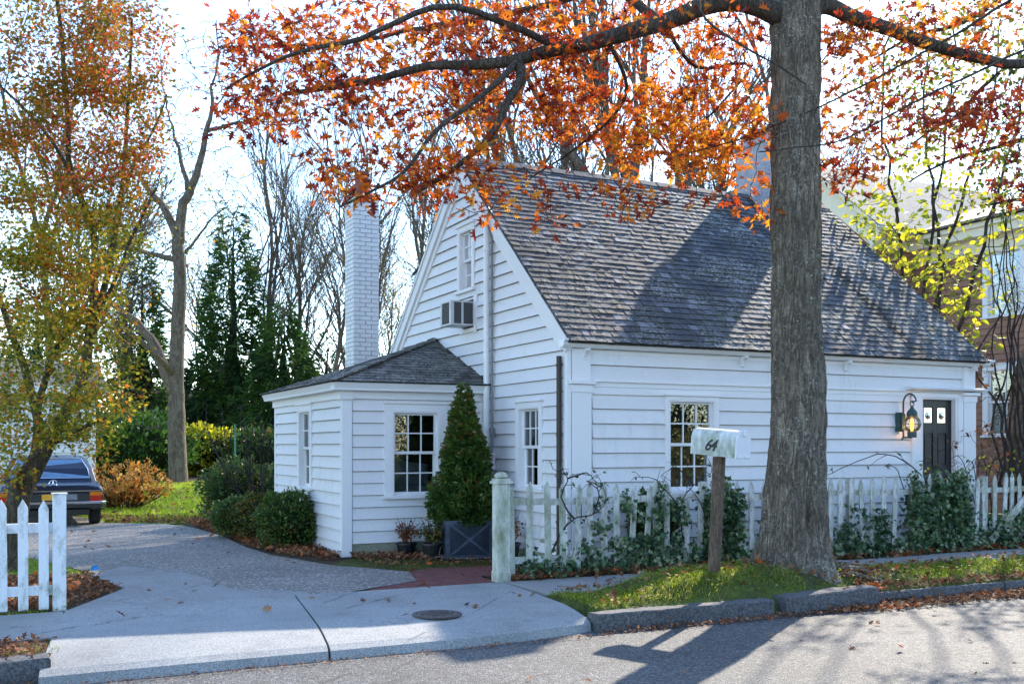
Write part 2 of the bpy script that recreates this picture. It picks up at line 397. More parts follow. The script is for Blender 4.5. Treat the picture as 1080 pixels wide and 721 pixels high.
T_NEED = ([(0,0,0),(.10,.45,0),(.0,1,-.12),(-.10,.45,0)], [(0,1,2,3)])
T_BLADE = ([(-.06,0,0),(.06,0,0),(.02,.6,.1),(0,1,.3)], [(0,1,2,3)])
def rot_rand(N, tilt=None):
    q = nr.normal(size=(N, 4)); q /= np.linalg.norm(q, axis=1)[:, None]
    w, x, y, z = q.T
    R = np.empty((N, 3, 3))
    R[:,0,0]=1-2*(y*y+z*z);R[:,0,1]=2*(x*y-z*w);R[:,0,2]=2*(x*z+y*w)
    R[:,1,0]=2*(x*y+z*w);R[:,1,1]=1-2*(x*x+z*z);R[:,1,2]=2*(y*z-x*w)
    R[:,2,0]=2*(x*z-y*w);R[:,2,1]=2*(y*z+x*w);R[:,2,2]=1-2*(x*x+y*y)
    return R
def rot_dir(D, up=None, jitter=.35):
    # leaf's long axis (y) along D, leaf normal (z) near 'up'
    N = len(D); D = D+nr.normal(size=D.shape)*jitter; D /= np.linalg.norm(D, axis=1)[:, None]
    U = (np.zeros((N,3))+np.array([0,0,1.]) if up is None else up)+nr.normal(size=D.shape)*jitter*1.5
    X = np.cross(D, U); X /= np.linalg.norm(X, axis=1)[:, None]+1e-9
    Z = np.cross(X, D)
    return np.stack([X, D, Z], axis=2)
def leaves(pts, size, tpl, R=None, jit=.35):
    pts = np.asarray(pts, float); N = len(pts)
    T = np.array(tpl[0], float)
    if R is None: R = rot_rand(N)
    s = size*(1+nr.uniform(-jit, jit, N))
    V = np.einsum('nij,kj->nki', R, T)*s[:, None, None]+pts[:, None, :]
    k = len(T); b = MB(); b.v = V.reshape(-1, 3).tolist()
    fs = []
    for i in range(N):
        o = i*k
        for f in tpl[1]: fs.append(tuple(j+o for j in f))
    b.f = fs; b.m = [0]*len(fs); return b
def ell(N, c, r, shell=0.0):
    p = nr.normal(size=(N, 3)); p /= np.linalg.norm(p, axis=1)[:, None]
    rad = nr.uniform(0, 1, N)**(1/3) if not shell else (1-shell*nr.uniform(0, 1, N)**1.5)
    return p*rad[:, None]*np.array(r)+np.array(c)

# ------------------------------------------------------------------ ground height
def sst(a, b, x):
    t = max(0, min(1, (x-a)/(b-a))); return t*t*(3-2*t)
def mound(x, y):
    by = sst(-2.80, -2.5, y)*(1-sst(-2.0, -1.72, y))
    bx = .03+.165*sst(-1.1, .1, x)*(1-sst(.75, 1.7, x))+.05*sst(1.2, 1.8, x)
    r = math.exp(-((x-1.5)**2+(y+2.1)**2)/.55)*.06
    return by*bx+r*by
def gz(x, y):
    if y < -2.86 or (y < -2.66 and x < -5.3): return -.22
    if -5.45 < x < -1.25 and y < -.6: return -.22 if y < -2.5 else -.05
    z = -.025
    if y > -2.84 and y < -1.7 and x > -1.25: z += mound(x, y)+.02*sst(-2.84, -2.7, y)
    return z
# ================================================================== SETTING
def ground():
    xs = list(np.concatenate([[-600,-200,-80,-40,-25,-15],np.arange(-12,11,.12),[12,15,25,40,80,200,600]]))
    ys = list(np.concatenate([[-600,-150,-50,-25],np.arange(-4,-1.4,.08),np.arange(-1.4,12,.5),[13,20,30,50,80,150,300,900]]))
    b = MB()
    for y in ys:
        for x in xs:
            z = gz(x, y)
            if -12 < x < 11 and -4 < y < 6: z += (noise.noise(Vector((x*5, y*5, 0)))*.012)
            b.v.append((x, y, z))
    n = len(xs)
    for j in range(len(ys)-1):
        for i in range(n-1):
            b.f.append((j*n+i, j*n+i+1, (j+1)*n+i+1, (j+1)*n+i)); b.m.append(0)
    b.build('ground', VERGE, smooth=True, kind='structure')
ground()
def sheet(name, poly, z, mat, thick=0.0, **kw):
    b = MB(); b.add([(x, y, z) for x, y in poly], [tuple(range(len(poly)))])
    return b.build(name, mat, kind='structure')
def slab(name, poly, ztop, zbot, mat, **kw):
    b = MB(); b.prism([(x, y, zbot) for x, y in poly], (0, 0, ztop-zbot)); return b.build(name, mat, kind='structure', bevel=kw.get('bevel', 0))
# road with slight crown
b = MB()
ysr = [-2.95+.0,-3.6,-5.5,-8,-11,-12.4]; zsr = [-.15,-.145,-.12,-.10,-.13,-.16]
for y, z in zip(ysr, zsr): b.v += [(-300, y, z), (300, y, z)]
for i in range(len(ysr)-1): b.f.append((2*i+2, 2*i+3, 2*i+1, 2*i)); b.m.append(0)
# underlap to kerb
b.v += [(-300,-2.80,-.152),(300,-2.80,-.152)]; k = len(b.v); b.f.append((0,1,k-1,k-2)); b.m.append(0)
b.build('road', ASPH, kind='structure')
# ground rises again on the far (camera) side: a verge strip
slab('opposite_verge', [(-300,-12.6),(300,-12.6),(300,-60),(-300,-60)][::-1], -.02, -.3, SOIL)

# concrete apron: two slabs with a joint, sloping lip
def apron(name, xl0, xl1, xr0, xr1):
    # xl0 top-left (y=-.8) .. xl1 bottom-left (y=-3.0)
    rows = [(-.78,.006),(-1.5,.004),(-2.35,-.004),(-2.62,-.022),(-2.66,-.026),(-2.92,-.055),(-3.0,-.085),(-3.03,-.17)]
    b = MB(); N = 24
    for y, z in rows:
        t = (-.78-y)/2.25; xl = xl0+(xl1-xl0)*t; xr = xr0+(xr1-xr0)*t
        for i in range(N+1):
            x = xl+(xr-xl)*i/N
            yy = y
            if name == 'driveway_apron' : pass
            if x > -2.6 and y < -2: yy = y+ (x+2.6)**2*.12*((-2-y)/1.0)
            if x < -4.6 and y < -2: yy = y - (-4.6-x)*.02
            b.v.append((x, yy, z+noise.noise(Vector((x*.8, yy*.8, 3)))*.006))
    for j in range(len(rows)-1):
        for i in range(N): b.f.append((j*(N+1)+i, (j+1)*(N+1)+i, (j+1)*(N+1)+i+1, j*(N+1)+i+1)); b.m.append(0)
    # side skirts
    for e in (0, N):
        k = len(b.v)
        for j in range(len(rows)): q = b.v[j*(N+1)+e]; b.v.append((q[0], q[1], -.2))
        for j in range(len(rows)-1): b.f.append((j*(N+1)+e, (j+1)*(N+1)+e, k+j+1, k+j)); b.m.append(0)
    return b.build(name, CONC, kind='structure')
apron('driveway_apron', -5.31, -5.58, -3.36, -3.68)
apron('driveway_apron', -3.345, -3.662, -1.22, -1.38)
# joint lines cut along the lip (dark filled groove)
b = MB(); b.box(-5.56, -2.672, -.05, -1.38, -2.655, -.0145)
# driveway
tongue = [gp(131,621), gp(100,608), gp(80,599), gp(130,597), gp(182,601), gp(215,609), gp(244,621), gp(313,628.5), gp(200,643), gp(72,645)]
tongue = [(-5.30,-.782), (-4.72,.45), (-4.95,1.7), gp(130,597), gp(182,601), gp(215,609), gp(244,621), (-3.2,-.55), (-3.2,-.782)]
sheet('driveway_concrete', tongue[::-1], .004, CONC3)
drive = [(-5.3,-.785),(-4.74,.4),(-4.9,1.9),(-5.6,4.2),(-7.5,6.0),(-12,7.5),(-12,15),(-5.6,15.2),(-4.6,12.0),(-4.1,9.6),(-3.2,8.9),(-2.9,7.9),(-2.75,5.9),(-2.8,4.2),(-2.72,2.9),(-2.35,1.5),(-1.75,.5),(-1.95,-.25),(-2.4,-.5),(-2.9,-.785)]
sheet('driveway', drive, -.002, PEB)
sheet('brick_path', [(-1.95,-.25),(-2.4,-.5),(-2.75,-.775),(-1.22,-.775),(-1.2,-.2),(-.2,-.15),(-.15,.55),(-1.4,.75),(-1.85,.45)][::-1], -.006, BRICKP)
sheet('moss_bed', [(-1.85,.5),(-1.3,.8),(-.1,.6),(-.02,.6),(-.02,2.2),(-1.9,2.2),(-2.3,1.6)], -.010, MOSS)
sheet('planting_bed', [(-2.7,2.9),(-2.3,1.6),(-1.9,2.2),(-1.97,5.9),(-1.5,9.5),(-2.9,9.3),(-2.85,7.6),(-2.75,5.9),(-2.8,4.2)][::-1], -.012, SOIL)
sheet('garden_bed', [(-5.3,-.72),(-4.74,.4),(-4.9,1.9),(-5.6,2.6),(-14,2.6),(-14,-.72)], -.010, SOIL)
sheet('lawn', [(-4.9,1.9),(-5.6,4.2),(-7.5,6.0),(-12,7.5),(-14,7.5),(-14,2.2),(-5.6,2.2)], -.008, LAWN)
sheet('lawn', [(-4.55,12.0),(-4.1,9.6),(-3.2,8.95),(-2.2,9.3),(-1,9.4),(30,9.4),(30,31.5),(1.65,30.8),(-10,31),(-14,30),(-12,15.2),(-5.6,15.2)], -.006, LAWN)
sheet('fence_bed', [(-1.2,-.76),(30,-.76),(30,-.02),(0,-.02),(-.1,-.15),(-1.15,-.2)], -.008, SOIL)
sheet('woodland_floor', [(-60,31),(1.65,30.85),(60,31.6),(60,120),(-60,120)], -.004, SOIL)
# sidewalk slabs
x = -1.19
while x < 14:
    w_ = 1.5
    slab('sidewalk', [(x,-1.78),(x+w_-.012,-1.78),(x+w_-.012,-.80),(x,-.80)], .012+rnd.uniform(-.008,.008), -.08, CONC2, bevel=.006); x += w_
x = -5.33
while x > -14:
    slab('sidewalk', [(x-1.4,-2.05),(x,-2.05),(x,-.80),(x-1.4,-.80)], .01+rnd.uniform(-.01,.01), -.08, CONC2, bevel=.006); x -= 1.41
sheet('verge_bed', [(-14,-2.72),(-5.5,-2.72),(-5.42,-2.0),(-14,-2.0)], -.016, SOIL)
# brick strip near left kerb
b = MB()
for i in range(14):
    for j in range(2):
        b.box(-5.5-.21*i-.2, -2.42+.1*j-rnd.uniform(0,.01), -.04, -5.5-.21*i, -2.33+.1*j, -.012+rnd.uniform(-.006,.006))
b.build('brick_edging', BRICKP, kind='structure')

# kerb stones
def kerb(x0, x1, y0=-2.93, y1=-2.74, z1=.0, tilt=0, lab=''):
    nx = max(8, int((x1-x0)/.05)); prof = [(y0,-.2),(y0-.004,-.1),(y0,z1-.012),(y0+.010,z1-.001),((y0+y1)/2,z1),(y1-.02,z1-.003),(y1,z1-.03),(y1,-.2)]
    b = MB()
    for i in range(nx+1):
        x = x0+(x1-x0)*i/nx
        for (y, z) in prof:
            e = .007 if 0 < i < nx else .0
            q = Vector((x*6, y*9, z*9))
            zz = z+tilt*(i/nx-.5)
            b.v.append((x+(.012 if i == 0 else -.012 if i == nx else 0)*(z > 0), y+noise.noise(q)*e+noise.noise(q*4)*.006, zz+noise.noise(q+Vector((9,3,1)))*e+noise.noise(q*3)*.005))
    m = len(prof)
    for i in range(nx):
        for k in range(m-1): b.f.append((i*m+k, (i+1)*m+k, (i+1)*m+k+1, i*m+k+1)); b.m.append(0)
    b.f.append(tuple(range(m))); b.f.append(tuple(range(nx*m, nx*m+m))[::-1]); b.m += [0,0]
    o = b.build('kerb_stone', GRAN); tag(o, lab, 'kerb stone', 'granite kerb stones along the road'); return o
kerb(-1.36, .48, lab='long rough granite kerb stone starting at the concrete driveway apron, below the mailbox')
kerb(.60, 1.75, z1=.03, tilt=.03, y0=-2.95, y1=-2.72, lab='short tilted granite kerb stone directly below the oak trunk')
kerb(1.79, 3.6, z1=-.03, y0=-2.86, y1=-2.72, lab='low granite kerb stone right of the oak, half buried in fallen leaves')
kerb(3.63, 5.6, z1=-.03, y0=-2.86, y1=-2.72, lab='low granite kerb stone at the right edge of the photo beside the sunlit grass')
kerb(-7.4, -5.50, z1=.012, y0=-2.9, y1=-2.68, lab='low granite kerb stone left of the driveway apron at the bottom left corner')

# ================================================================== COTTAGE
H = thing('cottage', (3.28, 3.04, 0), 'white clapboard cottage with steep grey shingle roof behind the picket fence', 'house')
def siding(b, o, U, N, zr, exp_, xr_fn, openings=(), proud=.028, back=.0, jit=.003):
    """lapped boards on a wall: o origin, U horizontal, N outward; xr_fn(z)->(a,b) or None; openings (a0,a1,z0,z1)"""
    o = Vector(o); U = Vector(U); N = Vector(N); W = Vector((0,0,1)); z = zr[0]; bi = 0
    while z < zr[1]-1e-4:
        z2 = min(z+exp_, zr[1]); br = [z, z2]
        for q in openings:
            for zz in (q[2], q[3]):
                if z+1e-3 < zz < z2-1e-3: br.append(zz)
        br = sorted(set(br)); pj = proud+rnd.uniform(-jit, jit)
        def off(zz): return pj+(back-pj)*(zz-z)/exp_
        for a, c in zip(br[:-1], br[1:]):
            ra, rc = xr_fn(a), xr_fn(c)
            if ra is None: continue
            if rc is None: rc = ((ra[0]+ra[1])/2, (ra[0]+ra[1])/2)
            mid = (a+c)/2
            cuts = sorted([(q[0], q[1]) for q in openings if q[2] < mid < q[3]])
            segs = []; lo = None
            cur = (ra[0], rc[0])
            for q0, q1 in cuts: segs.append((cur, (q0, q0))); cur = (q1, q1)
            segs.append((cur, (ra[1], rc[1])))
            for s0, s1 in segs:
                # break long boards into lengths with thin butt joints
                L = min(s1)-max(s0)
                if L <= .02: continue
                js = [s0]
                if L > 2.2:
                    t = max(s0)+rnd.uniform(.7, L-.7); js.append((t, t))
                js.append(s1)
                for p, q in zip(js[:-1], js[1:]):
                    g = .0015
                    oa, oc = off(a), off(c)
                    vs = [o+U*(p[0]+g)+N*oa+W*a, o+U*(q[0]-g)+N*oa+W*a, o+U*(q[1]-g)+N*oc+W*c, o+U*(p[1]+g)+N*oc+W*c,
                          o+U*(p[0]+g)+W*a, o+U*(q[0]-g)+W*a]
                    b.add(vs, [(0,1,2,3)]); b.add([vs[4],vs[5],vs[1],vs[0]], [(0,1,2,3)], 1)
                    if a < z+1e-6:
                        hgt = .007; bk = o+N*.0055  # dark strip stands in for the shadow gap below each board
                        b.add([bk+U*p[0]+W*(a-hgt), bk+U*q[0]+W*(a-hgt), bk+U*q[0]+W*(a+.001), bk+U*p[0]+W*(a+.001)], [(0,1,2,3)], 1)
        z = z2
def wallplane(b, o, U, poly, openings, N, thick=.0):
    """flat backing with openings, split into a grid"""
    pass

def window(parent, o, U, N, w, h, nx, ny, cw=.09, glass=None, meeting=True, depth=.09, blind=None, head=True, jamb=None, label=None, swag=False):
    """o = lower-left outer corner of the OPENING; casing lies outside; returns part"""
    o = Vector(o); U = Vector(U); N = Vector(N); W = Vector((0,0,1)); g = glass or GLASS
    b = MB()
    P = .034
    b.obox(o, U, N, W, (-cw, 0), (-.01, P), (-.01, h+cw*.9)); b.obox(o, U, N, W, (w, w+cw), (-.01, P), (-.01, h+cw*.9))
    b.obox(o, U, N, W, (0, w), (-.01, P-.001), (h, h+cw*.9))
    if head: b.obox(o, U, N, W, (-cw-.02, w+cw+.02), (-.01, P+.025), (h+cw*.9, h+cw*.9+.025))
    # jamb lining
    for a in ((-.002, .018), (w-.018, w+.002)): b.obox(o, U, N, W, a, (-depth-.03, P-.004), (0, h))
    b.obox(o, U, N, W, (.018, w-.018), (-depth-.03, P-.006), (h-.018, h+.001))
    fr = b.build('window', TRIM, parent)
    if label: fr['label'] = label
    s = MB(); s.obox(o, U, N, W, (-cw-.025, w+cw+.025), (-depth-.03, P+.035), (-.045, -.010))
    s.build('sill', TRIM, fr)
    # sashes
    sb = MB(); st = .035
    def sash(z0, z1, d, rows):
        for a in ((.018, .018+st), (w-.018-st, w-.018)): sb.obox(o, U, N, W, a, (-d, -d+.03), (z0, z1))
        sb.obox(o, U, N, W, (.018+st, w-.018-st), (-d, -d+.029), (z0, z0+st)); sb.obox(o, U, N, W, (.018+st, w-.018-st), (-d, -d+.029), (z1-st*.8, z1))
        iw = w-.036-2*st
        for i in range(1, nx):
            a = .018+st+iw*i/nx; sb.obox(o, U, N, W, (a-.008, a+.008), (-d+.004, -d+.026), (z0+st, z1-st*.8))
        for j in range(1, rows):
            zz = z0+st+(z1-z0-st*1.8)*j/rows; sb.obox(o, U, N, W, (.018+st, w-.018-st), (-d+.005, -d+.0255), (zz-.008, zz+.008))
    gl = MB()
    if meeting:
        sash(0, h/2+.012, depth, ny//2); sash(h/2-.012, h-.018, depth-.034, ny-ny//2)
        gl.obox(o, U, N, W, (.03, w-.03), (-depth+.012, -depth+.016), (.01, h/2)); gl.obox(o, U, N, W, (.03, w-.03), (-depth+.046, -depth+.050), (h/2, h-.025))
    else:
        sash(0, h-.018, depth, ny); gl.obox(o, U, N, W, (.03, w-.03), (-depth+.012, -depth+.016), (.01, h-.025))
    sb.build('sash', TRIM, fr); gl.build('glass', g, fr)
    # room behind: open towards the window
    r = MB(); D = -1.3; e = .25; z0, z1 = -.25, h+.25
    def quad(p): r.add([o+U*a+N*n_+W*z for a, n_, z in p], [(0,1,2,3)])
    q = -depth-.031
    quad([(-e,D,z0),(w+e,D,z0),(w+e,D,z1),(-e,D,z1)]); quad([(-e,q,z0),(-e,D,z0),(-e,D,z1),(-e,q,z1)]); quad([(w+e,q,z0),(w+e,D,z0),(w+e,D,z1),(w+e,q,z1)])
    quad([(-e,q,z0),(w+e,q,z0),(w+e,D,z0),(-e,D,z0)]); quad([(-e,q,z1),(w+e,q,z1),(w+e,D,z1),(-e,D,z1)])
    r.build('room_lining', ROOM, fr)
    if blind:
        c = MB(); 
        for (a0, a1, zz0, zz1) in blind:
            n = 24; vs = []
            for i in range(n+1):
                a = a0+(a1-a0)*i/n; d = -depth-.06+.012*math.sin(i*1.7)
                vs += [o+U*a*w+N*d+W*zz0*h, o+U*a*w+N*d+W*zz1*h]
            c.add(vs, [(2*i, 2*i+2, 2*i+3, 2*i+1) for i in range(n)])
        c.build('curtain', CURT, fr)
    return fr
# ---- front wall (faces -y)
EV, RG, SL = 2.56, 5.42, .885
b = MB()
fo = [(1.36,2.04,.86,1.94),(5.5,6.25,0,2.12)]
siding(b, (0,0,0), (1,0,0), (0,-1,0), (.12,1.98), .17, lambda z: (.3,5.34), fo)
# frieze boards
siding(b, (0,-.004,0), (1,0,0), (0,-1,0), (2.135,2.55), .19, lambda z: (.02,6.58), ())
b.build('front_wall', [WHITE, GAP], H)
b = MB()   # solid sheathing with openings
def sheath(b, o, U, N, a0, a1, z0, z1, ops, t=.10):
    o = Vector(o); U = Vector(U); N = Vector(N)
    xs = sorted(set([a0,a1]+[q[0] for q in ops]+[q[1] for q in ops])); zs = sorted(set([z0,z1]+[q[2] for q in ops]+[q[3] for q in ops]))
    for i in range(len(xs)-1):
        for j in range(len(zs)-1):
            mx, mz = (xs[i]+xs[i+1])/2, (zs[j]+zs[j+1])/2
            if mx < a0 or mx > a1 or mz < z0 or mz > z1: continue
            if any(q[0] < mx < q[1] and q[2] < mz < q[3] for q in ops): continue
            b.obox(o, U, N, (0,0,1), (xs[i], xs[i+1]), (-t, 0), (zs[j], zs[j+1]))
sheath(b, (0,0,0), (1,0,0), (0,-1,0), 0, 6.56, 0, 2.55, fo)
b.box(6.46, .1, 0, 6.56, 6.1, 2.5); b.box(.1, 6.0, 0, 6.46, 6.1, 2.5)
b.prism([(6.46,.02,2.5),(6.46,6.08,2.5),(6.46,3.04,5.2)], (.1,0,0))
b.build('wall_sheathing', WHITE, H)
window(H, (1.36,0,.86), (1,0,0), (0,-1,0), .68, 1.08, 3, 4, .055, label='six over six sash window in the front wall behind the mailbox')
# horizontal frieze mouldings
b = MB(); b.box(-.005,-.030,1.985, 5.30,-.001,2.065); b.box(.0,-.022,2.07, 6.58,-.001,2.13); b.box(.30,-.05,2.128, 6.62,-.001,2.150)
b.build('frieze_board', TRIM, H)
# pilasters
def pil(x0, x1):
    b = MB(); b.box(x0,-.055,.0,x1,.0,2.02); b.box(x0-.012,-.068,.0,x1+.012,-.0,.2); b.box(x0-.012,-.068,2.0,x1+.012,.0,2.09); b.box(x0-.04,-.10,2.092,x1+.04,.0,2.135)
    b.box(x0+.002,-.05,2.135,x1-.01,.0,2.50)
    b.build('pilaster', TRIM, H, bevel=.004)
pil(.01,.27); pil(6.34,6.58)
# door surround
b = MB(); b.box(5.34,-.05,0,5.52,.0,2.11); b.box(6.24,-.045,0,6.335,.0,2.11); b.box(5.34,-.04,2.055,6.335,-.002,2.115)
b.box(5.52,-.03,0,5.565,.12,2.055); b.box(6.20,-.03,0,6.24,.12,2.055); b.box(5.565,-.02,2.03,6.20,.12,2.055)
b.build('door_casing', TRIM, H, bevel=.003)
b = MB(); b.prism([(5.24,-.0,2.152),(5.24,-.12,2.152),(5.24,-.14,2.172),(5.24,-.12,2.188),(5.24,0,2.205)], (1.50,0,0)); b.build('door_hood', TRIM, H)
d = MB(); X0, X1 = 5.565, 6.20; y0 = .06
d.box(X0,y0,.12,X1,y0+.04,2.03)
cw_ = (X1-X0)
def rail(a0,a1,z0,z1): d.box(a0,y0-.016,z0,a1,y0,z1)
for a in ((X0,X0+.1),(X1-.1,X1),((X0+X1)/2-.045,(X0+X1)/2+.045)): rail(a[0],a[1],.12,2.03)
for zz in ((.12,.35),(.95,1.12),(1.56,1.70),(1.92,2.03)):
    rail(X0+.1,(X0+X1)/2-.045,*zz); rail((X0+X1)/2+.045,X1-.1,*zz)
for (a,c) in ((X0+.1,(X0+X1)/2-.045),((X0+X1)/2+.045,X1-.1)):
    for z0,z1 in ((.35,.95),(1.12,1.56)):
        d.prism([(a+.02,y0-.001,z0+.02),(c-.02,y0-.001,z0+.02),(c-.02,y0-.001,z1-.02),(a+.02,y0-.001,z1-.02)],(0,-.008,0))
door = d.build('door', BLACKP, H, bevel=.003)
for (a,c) in ((X0+.1,(X0+X1)/2-.045),((X0+X1)/2+.045,X1-.1)):
    g = MB(); g.box(a+.012,y0-.004,1.71,c-.012,y0-.001,1.915); cx_ = (a+c)/2
    g.lathe((cx_,y0-.004,1.81), [(.055,0),(.05,.008),(.03,.012),(.028,.02),(.0,.024)], 20, 0, (0,-1,0))
    g.build('door_glass', GLASSB, door)
k = MB(); k.lathe((X0+.05,y0-.016,1.03), [(.02,0),(.012,.01),(.012,.04),(.028,.05),(.028,.07),(.01,.08)], 12, 0, (0,-1,0)); k.build('handle', m_plain('brass', (.5,.36,.12), .3, 1), door)
s = MB(); s.box(5.3,-.28,0,6.4,-.0,.10); s.build('doorstep', CONC2, H, bevel=.01)
# gutter (ogee) with brackets
prof = [(-.02,2.505),(-.10,2.505),(-.125,2.53),(-.135,2.56),(-.16,2.575),(-.165,2.60),(-.155,2.603),(-.15,2.585),(-.02,2.585)]
b = MB(); b.prism([(-.14,y,z) for y,z in prof], (6.98,0,0)); b.build('gutter', GUTTER, H)
b = MB(); b.box(-.06,-.02,2.45,6.66,-.001,2.50); b.box(-.06,-.015,2.59,6.66,.02,2.64); b.build('fascia', TRIM, H)
for x in (.16, 2.42, 4.12, 6.46):
    p = [(-.02,2.50),(-.13,2.50),(-.125,2.475),(-.10,2.46),(-.075,2.44),(-.055,2.405),(-.05,2.37),(-.02,2.36)]
    b = MB(); b.prism([(x,y-.004,z) for y,z in p], (.05,0,0)); b.build('bracket', TRIM, H)
# ---- gable wall (faces -x)
def rk(z, m=.02):
    y = (z-2.50)/SL
    if z < 2.50: return (0.0, 6.08)
    a, c = y+m*0, 6.08-y
    return (a, c) if c-a > .01 else None
go = [(.68,1.24,.88,1.86),(2.66,3.10,3.58,4.36),(2.62,3.0,3.0,3.40)]
b = MB(); siding(b, (0,0,0), (0,1,0), (-1,0,0), (.12,5.20), .158, rk, go)
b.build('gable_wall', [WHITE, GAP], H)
b = MB(); sheath(b, (0,0,0), (0,1,0), (-1,0,0), 0.1, 6.0, 0, 2.55, go[:1])
ztop = 2.55
sheath(b, (0,0,0), (0,1,0), (-1,0,0), 1.3, 4.7, 2.55, 3.55, [(2.60,3.0,3.0,3.40)]); sheath(b, (0,0,0), (0,1,0), (-1,0,0), 2.2, 3.75, 3.55, 4.5, [(2.66,3.10,3.55,4.36)])
b.prism([(.0,1.3,2.55),(.0,1.3,3.55),(.0,.12,2.55)], (.1,0,0)); b.prism([(.0,4.7,2.55),(.0,4.7,3.55),(.0,5.85,2.55)], (.1,0,0))
b.prism([(.0,2.2,3.55),(.0,2.2,4.45),(.0,1.3,3.55)], (.1,0,0)); b.prism([(.0,3.75,3.55),(.0,3.75,4.45),(.0,4.7,3.55)], (.1,0,0))
b.prism([(.0,2.2,4.5),(.0,3.75,4.5),(.0,3.04,5.15)], (.1,0,0))
b.build('gable_sheathing', WHITE, H)
window(H, (0,1.24,.88), (0,-1,0), (-1,0,0), .56, .98, 3, 4, .075, blind=[(.0,.30,0,1)], label='narrow sash window low in the gable wall by the brown downpipe')
window(H, (0,3.10,3.56), (0,-1,0), (-1,0,0), .44, .82, 2, 4, .075, glass=GLASSB, label='small bright window high in the gable')
b = MB(); b.box(-.026,0.001,0,-.001,.075,2.5); b.box(-.05,-.05,0,-.0,.0,2.5); b.build('corner_board', TRIM, H)
b = MB(); b.box(-.03,0.08,0,.02,6.1,.12); b.box(.28,-.03,0,5.34,.02,.12); b.build('foundation', FOUND, H)
# rake boards
def rake(side):
    b = MB(); s = 1 if side == 0 else -1
    y0 = -.16 if side == 0 else 6.24; z0 = RG-SL*(3.04+.16)
    d = Vector((0, s, SL)).normalized(); n = Vector((0, -s*SL, 1)).normalized(); L = math.hypot(3.2, 3.2*SL)
    b.obox((-.075,y0,z0), (1,0,0), d, n, (0,.075), (0,L-.02), (-.19,-.02)); b.obox((-.095,y0,z0), (1,0,0), d, n, (0,.095), (0,L-.01), (-.055,-.018))
    b.obox((-.04,y0,z0), (1,0,0), d, n, (0,.04), (.15,L-.1), (-.27,-.19))
    b.build('rake_board', TRIM, H)
rake(0); rake(1)
# roof deck + shingles
def shingles(b, o, U, V, N, length, exp_, rng, wmin=.08, wmax=.17, th=.018, cup=.006):
    o = Vector(o); U = Vector(U); V = Vector(V); N = Vector(N); d = 0
    while d < length:
        a, c = rng(d); x = a
        wig = rnd.uniform(-.004,.004)
        while x < c-.015:
            w_ = rnd.uniform(wmin, wmax); x2 = min(x+w_, c)
            if c-x2 < .04: x2 = c
            dd = d+wig+rnd.uniform(-.003,.003); d2 = min(dd+exp_+.05, length+.01)
            a2, c2 = rng(min(d2, length))
            t = th*rnd.uniform(.88,1.18); lf = rnd.uniform(-cup,cup)*.5
            xb0, xb1 = max(x+.002, a), min(x2-.002, c); xt0, xt1 = max(xb0, a2), min(xb1, c2)
            if xt1 <= xt0: m_ = min(max((xb0+xb1)/2, a2), c2); xt0 = xt1 = m_
            if xt1-xt0 < .004: xt0, xt1 = xt0-.001, xt1+.001
            vs = [o+U*xb0+V*dd, o+U*xb1+V*dd, o+U*xb1+V*dd+N*(t+lf), o+U*xb0+V*dd+N*(t-lf), o+U*xt0+V*d2+N*(th*.5), o+U*xt1+V*d2+N*(th*.5)]
            b.add(vs, [(3,2,5,4),(0,3,4),(1,5,2)]); b.m[-3:] = [0,0,0]; b.f.append(tuple(i+len(b.v)-6 for i in (0,1,2,3))); b.m.append(1)
            x = x2
        d += exp_
dV = Vector((0,1,SL)).normalized(); dN = Vector((0,-SL,1)).normalized(); LR = math.hypot(3.24, 3.24*SL)
b = MB(); yz = RG-SL*3.24
shingles(b, (-.09,-.20,yz), (1,0,0), dV, dN, LR-.02, .118, lambda d: (0,6.76), th=.024, wmin=.07, wmax=.15)
o1 = Vector((-.088,-.17,RG-SL*3.21))
b.obox(o1, (1,0,0), dV, dN, (0,6.75), (0,LR-.05), (-.04,-.001))
dV2 = Vector((0,-1,SL)).normalized(); dN2 = Vector((0,SL,1)).normalized()
b.obox((-.088,6.25,RG-SL*3.21), (1,0,0), dV2, dN2, (0,6.75), (0,LR-.05), (-.04,.012))
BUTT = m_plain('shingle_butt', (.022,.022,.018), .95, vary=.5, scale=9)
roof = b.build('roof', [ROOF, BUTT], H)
b = MB(); x = -.1
while x < 6.66:
    x2 = min(x+rnd.uniform(.14,.2), 6.68); t = rnd.uniform(0,.012)
    for (yy, s_) in ((0,-1),(0,1)):
        v_ = dV if s_ < 0 else dV2; n_ = dN if s_ < 0 else dN2
        b.obox((x,3.04,RG+.012+t), (1,0,0), -v_, n_, (0,x2-x-.004), (-.0,.14), (0,.018))
    x = x2
b.build('ridge_cap', RIDGE, roof)
# right stucco chimney on the roof
b = MB(); b.box(5.02,2.42,4.5,5.50,3.35,6.22); b.box(4.98,2.38,6.20,5.54,3.39,6.30)
ch = b.build('chimney', STUCCO, roof, bevel=.01, label='big grey rendered chimney beside the oak trunk')
b = MB(); b.box(5.14,2.55,6.25,5.40,3.2,6.303); b.box(5.10,2.50,6.303,5.44,2.56,6.42); b.box(5.10,3.18,6.303,5.44,3.24,6.42); b.box(5.06,2.46,6.42,5.48,3.28,6.45)
b.build('chimney_hood', BLACKP, ch)
# rear dormer cheek
b = MB(); b.prism([(.22,4.30,4.36),(.22,5.5,3.27),(.22,5.5,4.17),(.22,4.2,4.53)], (.06,0,0)); b.box(.3,5.44,3.2,5.9,5.5,4.17)
dm = b.build('rear_dormer', WHITE, H)
b = MB(); b.prism([(.2,3.95,4.62),(.2,5.58,4.17),(.2,5.58,4.20),(.2,3.95,4.68)], (5.8,0,0)); b.build('dormer_roof', ROOF, dm)
